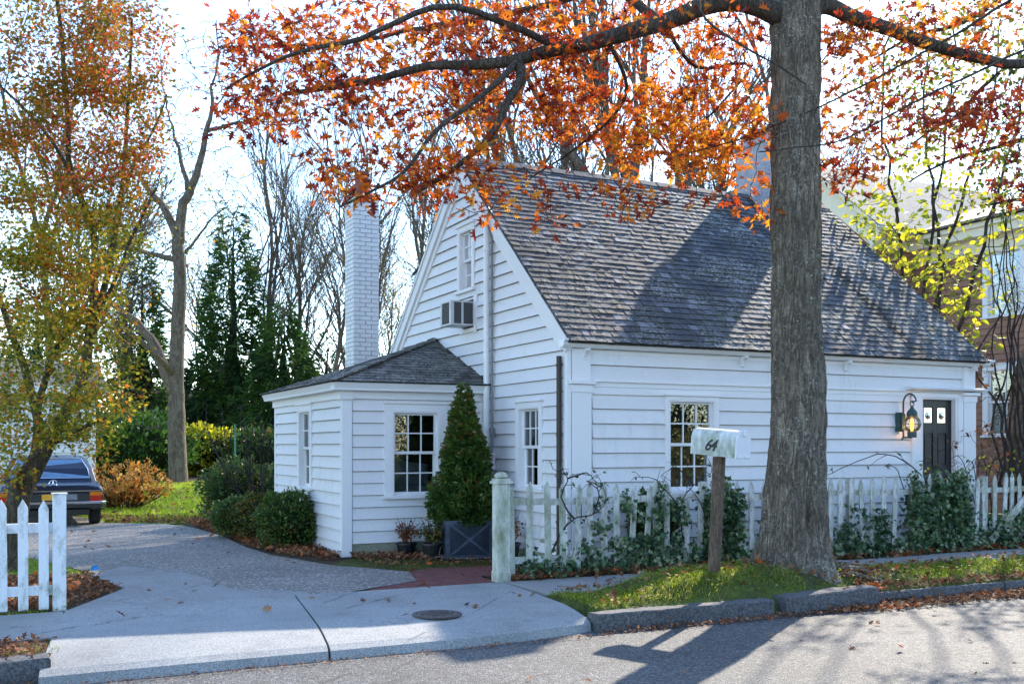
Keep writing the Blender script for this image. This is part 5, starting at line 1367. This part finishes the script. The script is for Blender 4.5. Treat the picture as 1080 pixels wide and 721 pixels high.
def cw2(name, pts, mat, parent, off, th=.01):
    b = MB(); P_ = [Vector(carp(*p)) for p in pts]; n_ = (P_[1]-P_[0]).cross(P_[2]-P_[0]).normalized()
    if n_.dot(Vector(off)) < 0: n_ = -n_
    b.prism([p+n_*.004 for p in P_], n_*th); return b.build(name, mat, parent), n_, P_
wd, n_, P_ = cw2('rear_window', [(-.64,.615,.80),(.64,.615,.80),(.615,.78,.96),(.52,1.03,1.14),(-.52,1.03,1.14),(-.615,.78,.96)], m_plain('car_glass', (.16,.26,.36), .06, .7, bumps=0), CA, (0,-1,.5), .012)
b = MB(); q = [p+n_*.018 for p in P_]; b.tube(q+[q[0]], .010, 6); b.build('chrome_trim', CHR, wd)
for s in (-1,1):
    cw2('side_window', [(s*.765,.95,.80),(s*.765,1.7,.80),(s*.62,1.75,1.12),(s*.62,1.15,1.12)], m_plain('car_glass_side', (.03,.05,.07), .05, 0, bumps=0), CA, (s,0,.2), .010)
b = MB(); b.box(cxm-.79,yr-.012,.44,cxm+.79,yr+.02,.56); b.build('tail_panel', CBLK, CA)
b = MB(); b.box(cxm-.78,yr-.018,.60,cxm+.78,yr-.0,.614); b.build('chrome_strip', CHR, CA)
for s in (-1,1):
    b = MB(); x0, x1 = sorted((cxm+s*.60, cxm+s*.80))
    for k in range(5): b.box(x0, yr-.03+.004*(k%2), .43+k*.032, x1, yr+.03, .43+k*.032+.030, 1 if k > 2 else 0)
    b.build('tail_light', [REDL, AMB], CA)
    b = MB(); xx = cxm+s*.72; b.lathe((xx-.09,yr+.62,.29), [(.17,0),(.28,.0),(.30,.03),(.30,.15),(.28,.18),(.17,.18)], 28, 0, (1,0,0)); wh = b.build('wheel', TYRE, CA)
    b = MB(); b.lathe((xx-.095 if s < 0 else xx+.0,yr+.62,.29), [(.17,0),(.165,.02),(.06,.05),(.05,.10)], 20, 0, (1,0,0)); b.build('rim', CHR, wh)
    b = MB(); b.lathe((xx-.09,yr+3.35,.29), [(.17,0),(.28,.0),(.30,.03),(.30,.15),(.28,.18),(.17,.18)], 28, 0, (1,0,0)); wh = b.build('wheel', TYRE, CA)
b = MB(); b.prism([carp(x,y,.32) for x,y in ((-.84,.25),(-.86,-.02),(-.78,-.10),(.78,-.10),(.86,-.02),(.84,.25))], (0,0,.06)); b.build('bumper', CBLK, CA, bevel=.01)
b = MB(); b.prism([carp(x,y,.382) for x,y in ((-.85,.25),(-.87,-.03),(-.79,-.12),(.79,-.12),(.87,-.03),(.85,.25))], (0,0,.05)); b.build('bumper_trim', CHR, CA, bevel=.015)
b = MB(); b.box(cxm-.6,yr+.1,.18,cxm+.6,yr+.5,.32); b.tube([carp(-.45,0,.22),carp(-.45,.5,.22)], .03, 10); b.build('underbody', CBLK, CA)
b = MB(); b.box(cxm-.16,yr-.025,.455,cxm+.16,yr-.012,.555); b.build('license_plate', m_plain('plate_amber', (.75,.36,.03), .4), CA)
b = MB(); b.box(cxm+.22,yr-.022,.455,cxm+.40,yr-.012,.55); b.box(cxm+.24,yr-.026,.47,cxm+.38,yr-.022,.54); b.build('sticker', GREYM, CA)
b = MB(); ez = .735; r_ = .062; ec = Vector(carp(.02,.02,ez))
b.tube([ec+Vector((r_*math.cos(t),0,r_*math.sin(t))) for t in np.linspace(0,2*math.pi,25)], .008, 6, cap=False)
for k in range(3):
    a = math.pi/2+k*2*math.pi/3; b.tube([ec, ec+Vector((r_*math.cos(a),0,r_*math.sin(a)))], [.011,.004], 6)
b.build('emblem', CHR, CA)
# second dark car nose at far left edge
C2 = thing('parked_car', (-7.9,11.5,0), 'dark car at the far left edge mostly hidden behind the maple trunk', 'car')
def simple_copy(o, root, dx):
    c = o.copy(); COL.objects.link(c); c.parent = root; c.matrix_parent_inverse = Matrix.Translation(Vector((dx,0,0))) if False else inv(CA); return c
for ch_ in list(CA.children):
    c = ch_.copy(); COL.objects.link(c); c.parent = C2
    for g_ in ch_.children:
        g2 = g_.copy(); COL.objects.link(g2); g2.parent = c
C2.location = (-7.75,11.6,0)

# ================================================================== NEIGHBOUR HOUSE
NH = thing('neighbour_house', (13,7,0), 'brown clapboard house with cream cornice beyond the yellow vine on the right', 'house')
b = MB(); NX = 12.5; E_ = 5.87
# main block left wall (faces -x)
no = [(2.55,3.45,3.9,5.6),(2.55,3.45,1.2,2.9)]
def uy(y): return y
siding(b, (NX,8.0,0), (0,-1,0), (-1,0,0), (.3,E_-.5), .135, lambda z: (0,4.6), [(8-4.55,8-3.75,4.05,5.35),(8-4.55,8-3.75,1.6,2.95)], proud=.02)
siding(b, (NX,3.42,0), (1,0,0), (0,-1,0), (.3,E_-.5), .135, lambda z: (0,8), [], proud=.02)
siding(b, (11.2,10.3,0), (0,-1,0), (-1,0,0), (.3,7.6), .135, lambda z: (0,3.9) if z < 6.2 else ((z-6.2)/.85, 3.9-(z-6.2)/.85) if (z-6.2)/.85 < 1.85 else None, proud=.02)
siding(b, (11.2,6.4,0), (1,0,0), (0,-1,0), (.3,6.3), .135, lambda z: (0,1.3), proud=.02)
sheath(b, (NX,8.0,0), (0,-1,0), (-1,0,0), 0, 4.55, 0, E_, [(8-4.55,8-3.75,4.05,5.35),(8-4.55,8-3.75,1.6,2.95)])
b.box(NX+.1,3.43,0,20,3.5,E_); b.box(11.25,6.45,0,11.4,10.25,6.2); b.box(11.4,6.41,0,12.6,6.5,6.3)
b.build('wall', [NBROWN, NGAP], NH)
b = MB(); b.box(NX-.06,3.35,E_-.5,NX-.002,8,E_-.18); b.box(NX-.30,3.2,E_-.18,NX-.0,8,E_); b.box(NX-.36,3.1,E_,NX,8,E_+.1); b.box(11.12,6.3,E_-.2,12.5,6.398,6.3)
b.box(11.14,6.34,0,11.2,6.5,6.2); b.box(NX-.03,3.38,.0,NX,3.55,E_-.5)
d = Vector((0,1,.83)).normalized(); n_ = Vector((0,-.83,1)).normalized(); b.obox((11.0,6.0,5.98), (1,0,0), d, n_, (0,.2), (0,2.75), (-.4,-.0)); b.obox((10.9,6.0,5.98), (1,0,0), d, n_, (0,.3), (0,2.8), (.0,.08))
b.build('cornice', CREAM, NH)
b = MB(); b.prism([(11.0,5.9,5.93),(11.0,8.15,7.77),(11.0,10.4,5.93),(11.0,8.15,7.85)], (8,0,0)); 
b.prism([(NX-.42,3.0,E_+.1),(NX+4,3.0,E_+1.5),(NX+8,3.0,E_+.1),(NX+4,3.0,E_+1.6)], (0,5.5,0)); 
b.obox((10.92,6.0,6.05), (1,0,0), d, n_, (0,8), (0,2.8), (.0,.05))
d3 = Vector((1,0,.335)).normalized(); n3 = Vector((-.335,0,1)).normalized(); b.obox((NX-.42,3.0,E_+.12), (0,1,0), d3, n3, (0,5.8), (0,4.9), (0,.05))
b.build('roof', ROOF2, NH)
for (z0, h) in ((4.05,1.30),(1.6,1.35)):
    window(NH, (NX,4.55,z0), (0,-1,0), (-1,0,0), .8, h, 2, 2, .11, glass=GLASSM if z0 > 3 else GLASS)
# white garage behind the car
GA = thing('white_garage', (-7,20,0), 'white outbuilding behind the parked car and the maple', 'building')
gx = at(100,450,27).x; gy = at(100,450,27).y
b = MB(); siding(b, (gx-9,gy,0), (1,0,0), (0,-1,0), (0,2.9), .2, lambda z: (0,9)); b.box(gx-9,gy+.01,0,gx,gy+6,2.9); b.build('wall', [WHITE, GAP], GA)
b = MB(); b.prism([(gx-9.2,gy-.4,2.85),(gx-9.2,gy+3,3.7),(gx-9.2,gy+6.4,2.85),(gx-9.2,gy+3,3.8)], (9.5,0,0)); b.build('roof', ROOF2, GA)
b = MB(); b.box(gx-.1,gy-.03,0,gx+.02,gy,2.9); b.box(gx-9.2,gy-.42,2.7,gx+.3,gy-.38,2.9); b.build('trim', TRIM, GA)
# distant pale house glimpsed between the trees
DH = thing('distant_house', tuple(at(210,470,62).xy)+(0,), 'pale distant house glimpsed between the evergreens across the lawn', 'house')
p = at(210,470,62); b = MB(); b.box(p.x-4,p.y,0,p.x+3,p.y+5,3.0); b.build('wall', WHITE, DH); b = MB(); b.prism([(p.x-4.3,p.y-.4,2.9),(p.x-4.3,p.y+2.5,4.8),(p.x-4.3,p.y+5.4,2.9)], (7.6,0,0)); b.build('roof', ROOF2, DH)

# ================================================================== BACKGROUND TREES
def bare_tree(name, seed, h, r, levels, label, mat, loc, first=.3, spread=.6, fork=None, group='bare trees behind the cottage', lean=(0,0), leaf=None, nleaf=0, parent=None, kids=(3,4,3,3), lsize=.07, twig=.006):
    rg = random.Random(seed); tb = MB(); cb = MB(); tips = []
    def grow(p, d, L, r0, lev):
        n = 6 if lev == 0 else 5 if lev == 1 else 4 if lev == 2 else 3; pts = [p]; q = p; dd = d
        for i in range(n):
            dd = (dd+Vector((rg.gauss(0,.11),rg.gauss(0,.11),rg.gauss(.03,.06)))*(1.0 if lev else .45)).normalized(); q = q+dd*(L/n); pts.append(q)
        r1 = r0*(.5 if lev < levels else .3); rad = [max(r0+(r1-r0)*i/n, twig*.5) for i in range(n+1)]
        (tb if lev == 0 else cb).tube(pts, rad, 10 if lev == 0 else 6 if lev == 1 else 4 if lev == 2 else 3, cap=lev == 0)
        if lev >= levels: tips.append(pts[-1]); tips.append(pts[1]); return
        k = kids[min(lev, len(kids)-1)]
        for j in range(k*(2 if lev == 0 else 1)+(1 if lev else 0)):
            t = rg.uniform(first if lev == 0 else .25, 1.0); i = min(int(t*n), n-1); s = t*n-i; pp = pts[i].lerp(pts[i+1], s)
            ax = (pts[i+1]-pts[i]).normalized(); side_ = Vector((rg.gauss(0,1),rg.gauss(0,1),rg.gauss(0,.5))); side_ = (side_-ax*side_.dot(ax)).normalized()
            a = rg.uniform(.35,.8)*spread*1.3; nd_ = (ax*math.cos(a)+side_*math.sin(a)+Vector((0,0,.12))).normalized()
            rr = rad[i]*rg.uniform(.45,.65)
            grow(pp, nd_, L*rg.uniform(.5,.72)*(1-.3*t if lev == 0 else 1), rr, lev+1)
        # leader(s)
        for _ in range(2 if lev < 2 else 1):
            side_ = Vector((rg.gauss(0,1),rg.gauss(0,1),0)).normalized(); nd_ = (dd+side_*rg.uniform(.15,.45)*spread).normalized(); grow(pts[-1], nd_, L*rg.uniform(.55,.75), r1*.9, lev+1)
    grow(Vector((0,0,-.1)), Vector((lean[0],lean[1],1)).normalized(), h*.5, r, 0)
    t = thing(name, (0,0,0), label, 'tree', group)
    tb.build('trunk', mat, t, smooth=True); cb.build('crown', mat, t)
    if leaf:
        P = []
        for q in tips:
            if rg.random() < .8:
                for _ in range(nleaf): P.append((q.x+rg.gauss(0,.22), q.y+rg.gauss(0,.22), q.z+rg.gauss(0,.22)))
        leaves(P, lsize, T_OVAL).build('foliage', leaf, t)
    t.location = loc; return t
def gpt(u, depth): p = at(u, 469, depth); return (p.x, p.y, 0)
T1 = bare_tree('bare_tree', 3, 16, .17, 4, 'x', GREYB, gpt(345,52), .3, .7, twig=.014)
T2 = bare_tree('bare_tree', 8, 19, .26, 4, 'x', GREYB, gpt(310,62), .25, .6, twig=.016)
T3 = bare_tree('bare_tree', 21, 16, .2, 4, 'x', GREYB, gpt(450,44), .2, .65, twig=.014)
T4 = bare_tree('bare_tree', 33, 17, .2, 4, 'x', GREYB, gpt(400,62), .25, .8, leaf=L_MAPY, nleaf=1, lsize=.12, twig=.016)
labs = {T1:'bare tree with dark slim trunk standing just left of the white brick chimney',T2:'tall fine-twigged bare tree rising behind the big dark evergreens',T3:'bare forked tree between the brick chimney and the gable roof edge',T4:'bare tree with few remaining tan leaves directly behind the brick chimney'}
for o, l in labs.items(): o['label'] = l
def cp(src, u, depth, rot, s, lab, grp='bare trees behind the cottage'):
    c = copy_tree(src); c.location = gpt(u, depth); c.rotation_euler = (0,0,rot); c.scale = (s,s,s); c['label'] = lab; c['group'] = grp; return c
cp(T1, 292, 60, 1.2, 1.4, 'slim bare tree right above the tallest evergreen left of the brick chimney')
cp(T3, 385, 64, 2.2, 1.4, 'distant thin bare tree whose twigs show right beside the brick chimney top')
cp(T4, 225, 66, 2.9, 1.15, 'tan-leaved slender tree between the lawn trunk and the tall evergreen')
cp(T1, 135, 62, 4.4, .9, 'distant bare tree behind the evergreen left of the big lawn trunk')
cp(T4, 60, 45, .3, 1.2, 'bare tree behind the white outbuilding at the far left')
# grey trunks above the ridge
R1 = bare_tree('bare_tree', 51, 16, .34, 4, 'thick grey bare tree with upright forks above the roof ridge left of the golden leaves', GREYB, gpt(650,27), .15, .55, group='bare trees above the roof ridge', twig=.014)
R2 = bare_tree('bare_tree', 61, 15, .28, 4, 'grey bare tree leaning left above the roof ridge near the gable peak', GREYB, gpt(600,32), .2, .6, lean=(-.15,0), group='bare trees above the roof ridge', twig=.014)
cp(R1, 760, 40, 2.0, 1.0, 'bare tree above the ridge directly left of the oak trunk', 'bare trees above the roof ridge')
cp(R2, 540, 42, 1.0, 1.0, 'thin bare crown showing above the left end of the roof ridge', 'bare trees above the roof ridge')
cp(T2, 830, 46, 2.5, 1.2, 'distant bare tree mostly hidden behind the oak trunk', 'bare trees above the roof ridge')
# the big forked lawn tree
LT = thing('bare_tree', gpt(188,38), 'large grey forked bare tree standing at the back edge of the lawn', 'tree')
sk = Skel(); D_ = 38
base = at(188,505,D_); base.z = -.1
sk.limb([base, at(187,470,D_), at(186,430,D_), at(186,400,D_), at(188,340,D_), at(190,290,D_), at(186,252,D_)], .36, .21, 14, 8, .035)
for q in range(10): pass
sk.mb.build('trunk', GREYB, LT, smooth=True); p_, r_ = sk.p, sk.r; sk = Skel(); sk.p, sk.r = p_, r_
sk.limb([at(184,415,D_), at(165,370,D_), at(148,345,D_), at(118,320,D_), at(95,305,D_)], .26, .07, 8, 5, .1)
sk.limb([at(183,395,D_), at(168,378,D_-1), at(135,350,D_-2), at(110,345,D_-3)], .16, .05, 8, 5, .1)
sk.limb([at(188,275,D_), at(160,268,D_), at(130,260,D_), at(100,252,D_)], .14, .04, 6, 5, .1)
sk.limb([at(187,255,D_), at(178,228,D_), at(160,205,D_), at(150,190,D_), at(135,170,D_)], .2, .05, 8, 5, .1)
sk.limb([at(187,258,D_), at(194,215,D_), at(207,185,D_), at(215,150,D_), at(222,120,D_), at(224,90,D_)], .22, .05, 8, 5, .1)
sk.limb([at(198,200,D_), at(190,165,D_), at(178,120,D_)], .12, .03, 6, 5, .1)
sk.limb([at(219,138,D_), at(250,130,D_), at(290,124,D_)], .08, .03, 6, 5, .1)
sk.limb([at(196,268,D_), at(215,240,D_), at(240,218,D_)], .07, .02, 6, 5, .1)
tg_ = cluster_targets(sc=1.8, ells=[(150,230,60,60,60,36,40),(210,110,50,60,60,36,40),(110,300,40,40,30,35,39),(240,200,40,60,40,36,40),(170,150,40,50,36,36,40),(230,60,50,40,30,36,40)])
sk.limb([at(224,90,D_), at(230,60,D_), at(228,20,D_)], .05, .02, 5, 5, .1); sk.limb([at(178,120,D_), at(170,80,D_), at(172,40,D_)], .04, .015, 5, 5, .1); sk.limb([at(222,120,D_), at(240,95,D_), at(262,60,D_)], .04, .015, 5, 5, .1)
sk.connect(tg_, .045, .012, 0, .12)
sk.mb.build('branches', GREYB, LT, smooth=True)
cluster_leaves(rnd.sample(tg_, 70), 5, .35, .12, T_OVAL).build('foliage', L_MAPY, LT)

# conifers
def conifer(seed, h, r, n, size, mat, label, loc, droop=.25, gap=.25, power=.9, name='evergreen_tree', tiers=0, corem=CORED, group='evergreens across the lawn', base=.3):
    t = thing(name, (0,0,0), label, 'evergreen', group); P = []; D = []; rs = np.random.RandomState(seed)
    k = 0
    while len(P) < n:
        tt = 1-math.sqrt(rs.uniform(.0002,1)); z = base+tt*(h-base); an = rs.uniform(0,6.283)
        f = 1+gap*1.6*noise.noise(Vector((math.cos(an)*1.8+seed,math.sin(an)*1.8,z*.9)))+gap*noise.noise(Vector((math.cos(an)*5,math.sin(an)*5+seed,z*2.5)))
        if tiers: f *= .72+.38*abs(math.sin(z*tiers+math.cos(an*3+seed)*.7))
        R0 = r*(1-tt)**power*f+.06; rr = R0*(1-.5*rs.uniform(0,1)**2)
        if noise.noise(Vector((math.cos(an)*2.5, math.sin(an)*2.5+seed, z*1.4))) < -.28: rr *= .7
        P.append((rr*math.cos(an), rr*math.sin(an), z-droop*rr*.4)); D.append((math.cos(an), math.sin(an), .35-droop))
    leaves(P, size, T_NEED, rot_dir(np.array(D), None, .45)).build('foliage', mat, t)
    b = MB(); b.tube([(0,0,-.1),(0,0,h*.5),(0,0,h*.96)], [h*.016,h*.01,.01], 8); b.build('trunk', TWIG, t)
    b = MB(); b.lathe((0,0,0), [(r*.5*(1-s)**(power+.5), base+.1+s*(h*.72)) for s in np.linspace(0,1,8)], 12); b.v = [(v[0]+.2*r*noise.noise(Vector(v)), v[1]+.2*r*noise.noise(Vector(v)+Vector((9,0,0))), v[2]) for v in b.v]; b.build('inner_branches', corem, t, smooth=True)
    t.location = loc; return t
conifer(1, 15.6, 2.3, 9000, .62, L_CON, 'tallest dark green evergreen with ragged outline left of the brick chimney', gpt(246,60), .3, .35, .55)
conifer(2, 9.6, 2.6, 8500, .60, L_CON, 'bright green drooping evergreen right behind the low wing roof', gpt(300,58), .5, .3, .6)
conifer(3, 13.8, 2.2, 8000, .58, L_CON, 'narrow dark evergreen left behind the big forked lawn tree', gpt(150,62), .3, .35, .7, tiers=1.6)
conifer(4, 6.5, 2.6, 7000, .55, L_COND, 'dark spreading evergreen right behind the trunk of the forked lawn tree', gpt(208,60), .5, .3, .8, tiers=1.8)
conifer(5, 8.2, 1.9, 1500, .5, L_COND, 'sparse blue-grey pine with open tiers seen right of the evergreens, left of the brick chimney', gpt(345,58), .0, .3, .8, tiers=1.3, name='pine_tree')
conifer(7, 11.5, 3.2, 7000, .52, L_COND, 'dark evergreen at the far left behind the maple crown', gpt(40,60), .3, .3, .6)
conifer(8, 14.6, 2.6, 7000, .45, L_COND, 'dark evergreen rising above the right end of the roof ridge beside the golden leaves', gpt(742,44), .3, .3, .6, group='evergreens behind the roof')
# undergrowth along the wood edge
for i, (u, dep, r_, h_, mat, lab) in enumerate(((150,36,1.7,2.0,L_LAU,'glossy green laurel left of the forked lawn tree trunk'),(115,36,1.4,1.6,L_BOX,'dark green shrub between the outbuilding and the laurel'),(215,41,1.5,1.7,L_YG,'yellow-green shrub right of the forked lawn tree trunk'),(245,42,1.6,1.5,L_BOX2,'olive shrub at the wood edge right of the yellow-green shrub'),(278,41,1.6,1.6,L_BOX,'dark shrub at the wood edge behind the bare arching stems'),(90,44,2.2,2.4,L_LAU,'green shrub at the far left of the wood edge'))):
    dep += 6; q = gpt(u, dep); r_ *= 1.15; h_ *= 1.2; shrub('shrub', (q[0],q[1],h_*.5), (r_,r_*.8,h_*.55), 3600, .2, mat, lab, 'shrub', 'shrubs along the edge of the wood', .75, T_OVAL, .3, CORE, stems=False)
# woods far behind as one mass
P = []
for i in range(26000):
    x = rnd.uniform(-45,40); y = 62+rnd.uniform(0,10); h_ = 3.6+2.2*noise.noise(Vector((x*.09,0,3)))+1.2*noise.noise(Vector((x*.4,0,7)))
    P.append((x, y, h_*rnd.random()**.8))
leaves(P, .55, T_OVAL).build('distant_woodland', L_MAPY, kind='stuff')
P = []
for i in range(12000):
    x = rnd.uniform(-45,40); y = 66+rnd.uniform(0,5); P.append((x, y, (3.2+1.5*noise.noise(Vector((x*.15,2,3))))*rnd.random()))
leaves(P, .6, T_OVAL).build('distant_woodland', L_COND, kind='stuff')
gpz = gp(248,512,0)
b = MB(); q = at(248,500,30); b.tube([(q.x,q.y,0),(q.x,q.y,2.0)], .03, 6); tag(b.build('garden_stake', m_plain('green_metal', (.01,.16,.12), .5)), 'thin green metal stake at the back of the lawn', 'stake')

# yellow vine tree between the houses, and vine covered trunk at the right edge
YT = thing('slender_tree', (8.2,3.4,0), 'slender multi-stemmed tree with yellow-green leaves between the two houses', 'tree')
sk = Skel()
for (u0, u1, u2, u3, d_) in ((965,968,985,1000,17.6),(972,980,1005,1045,17.8),(960,955,945,930,17.4),(975,990,990,975,17.5),(985,1010,1040,1075,16.8)):
    q = at(u0,470,d_); q.z = 0
    sk.limb([q, at(u0,430,d_), at(u1,350,d_), at(u2,240,d_), at(u3,120,d_), at(u3+10,20,d_)], .05, .015, 6, 5, .12)
t1 = cluster_targets(sc=.9, ells=[(925,230,34,30,26,16.4,18.2),(975,260,45,40,34,16.2,18.4),(1000,310,40,40,22,16,18),(945,280,30,30,16,16.4,18),(985,180,50,50,26,16.4,18.6),(1040,290,36,40,18,15.6,17),(1010,360,40,25,8,15.6,17),(1060,240,22,40,10,15.6,17)])
t2 = cluster_targets([(970,120,60,50,44,12.2,13.6),(1030,60,60,60,56,12,13.6),(1050,170,40,60,44,12,13.4),(940,60,50,50,26,12.4,13.6),(1000,-40,100,60,40,12,14),(1060,120,30,80,30,12,13)])
sk.connect(t1, .014, .004, .04, .1); sk.mb.build('branches', TWIG, YT, smooth=True)
cluster_leaves(t1, 9, .26, .12, T_OVAL).build('foliage', L_YG, YT)
RT_ = thing('pear_tree', (9.5,-2.2,0), 'tree with small dark and yellow-green leaves reaching in at the upper right corner', 'tree')
sk = Skel(); q = at(1230,470,12.8); q.z = 0
sk.limb([q, at(1225,300,12.8), at(1210,150,12.8), at(1190,0,12.8)], .16, .08, 10, 5, .05); sk.mb.build('trunk', GREYB, RT_, smooth=True); p_, r_ = sk.p, sk.r; sk = Skel(); sk.p, sk.r = p_, r_
for pl_ in ([(1210,150),(1130,140),(1070,150),(1010,165),(960,190)],[(1195,40),(1120,40),(1050,80),(1000,130),(960,150)],[(1190,0),(1100,-20),(1020,20),(960,40),(920,60)],[(1220,260),(1140,230),(1080,210),(1040,215)]):
    sk.limb([at(u_0,v_0,12.8) for u_0, v_0 in pl_], .05, .012, 6, 5, .08)
sk.connect(t2, .012, .003, .03, .1); sk.mb.build('branches', TWIG, RT_, smooth=True)
cluster_leaves(t2, 13, .24, .072, T_OVAL).build('foliage', L_PEAR, RT_)
VT = thing('ivy_clad_trunk', (8.6,1.2,0), 'old thick trunk wrapped in dead vines at the right edge of the photo', 'tree')
d_ = 15.2; b = MB(); q0 = at(1078,470,d_); q0.z = -.05
b.tube(smooth_path([q0, at(1080,480,d_), at(1077,440,d_), at(1080,395,d_), at(1090,340,d_), at(1105,250,d_), at(1120,120,d_)], 6), [.30,.29,.28,.28,.28]+[max(.06,.27-.012*i) for i in range(32)], 18)
b.v = [tuple(Vector(v)+Vector((noise.noise(Vector(v)*3), noise.noise(Vector(v)*3+Vector((5,0,0))), 0))*.07) for v in b.v]
b.build('trunk', GREYB, VT, smooth=True)
sk = Skel()
for i in range(9):
    u = 1056+i*4; sk.limb([at(u,520,d_-.4), at(u-6+rnd.uniform(-8,8),440,d_-.4), at(u-10+rnd.uniform(-16,12),380,d_-.5), at(u+rnd.uniform(-22,16),300,d_-.3), at(u+rnd.uniform(-30,20),200,d_)], .022, .006, 5, 5, .1)
tv = cluster_targets([(1050,430,24,70,34,14.4,15.4),(1030,400,30,50,12,14.6,15.6),(1010,470,45,24,14,13.6,15)])
sk.connect(tv, .01, .003, 0, .15); sk.mb.build('vine', TWIG, VT, smooth=True)
cluster_leaves(rnd.sample(tv, 26), 4, .15, .07, T_IVY).build('foliage', L_DEAD, VT)
# bare twiggy tree at the right, throws dappled shade on the road
DT = bare_tree('bare_tree', 77, 7.5, .10, 4, 'bare twiggy tree in front of the brown house, outside the right edge of the photo', TWIG, (10.7,.2,0), .3, .8, group='trees right of the cottage', twig=.007)
c = copy_tree(T3); c.location = (-9,19,0); c.rotation_euler = (0,0,2); c.scale = (.8,.8,.8); c['label'] = 'bare tree behind the maple, beyond the left edge of the photo'; c['group'] = 'bare trees behind the cottage'
# things across the street (seen only in window reflections)
for i, (x, y, s, r_) in enumerate(((-9,-24,.9,1),(-2,-27,1.1,2),(6,-25,1.0,3.3),(13,-28,1.2,5))):
    c = copy_tree(T3 if i % 2 else T1); c.location = (x,y,0); c.rotation_euler = (0,0,r_); c.scale = (s,s,s); c['label'] = ['first','second','third','fourth'][i]+' bare tree from the left across the street, reflected in the windows'; c['group'] = 'bare trees across the street'
P = [(rnd.uniform(-40,40), -36+rnd.uniform(0,3), rnd.random()**.8*4.5) for _ in range(7000)]
leaves(P, .6, T_OVAL).build('distant_woodland', L_COND, kind='stuff')

P = [(rnd.uniform(-16,16), -16.5+rnd.gauss(0,.45), rnd.random()*1.9) for _ in range(9000)]
tag(leaves(P, .16, T_OVAL).build('hedge', L_BOX2), 'long olive hedge across the street, seen only as reflections in the windows', 'hedge')
# ================================================================== LIGHT, SKY, CAMERA
AZ = math.radians(53); EL = math.radians(33.5)
sd = Vector((math.sin(AZ)*math.cos(EL), math.cos(AZ)*math.cos(EL), math.sin(EL)))
sl = bpy.data.lights.new('sun', 'SUN'); sl.energy = 2.9; sl.angle = math.radians(.6); sl.color = (1,.89,.74)
so = bpy.data.objects.new('sun', sl); COL.objects.link(so); so.rotation_euler = sd.to_track_quat('Z', 'Y').to_euler()
wd_ = bpy.data.worlds.new('World'); S.world = wd_; wd_.use_nodes = True; nt = wd_.node_tree; nt.nodes.clear()
sky = nt.nodes.new('ShaderNodeTexSky'); sky.sky_type = 'NISHITA'; sky.sun_disc = False; sky.sun_elevation = EL; sky.sun_rotation = AZ
sky.air_density = 1.1; sky.dust_density = .25; sky.ozone_density = 3.0
bg = nt.nodes.new('ShaderNodeBackground'); bg.inputs[1].default_value = .15; ow = nt.nodes.new('ShaderNodeOutputWorld')
nt.links.new(sky.outputs[0], bg.inputs[0]); nt.links.new(bg.outputs[0], ow.inputs[0])
cam = bpy.data.cameras.new('camera'); co = bpy.data.objects.new('camera', cam); COL.objects.link(co)
co.location = (CX,CY,CH); co.rotation_euler = (math.pi/2, 0, -math.atan2(.441,.897))
cam.lens = 36*F/1080; cam.sensor_width = 36; cam.shift_y = (469-360.5)/1080; cam.clip_end = 3000
S.camera = co
S.view_settings.view_transform = 'Standard'; S.view_settings.look = 'None'; S.view_settings.gamma = 1; S.view_settings.exposure = 1.9
S.render.resolution_x = 1024; S.render.resolution_y = 683
S.cycles.max_bounces = 8; S.cycles.transparent_max_bounces = 12
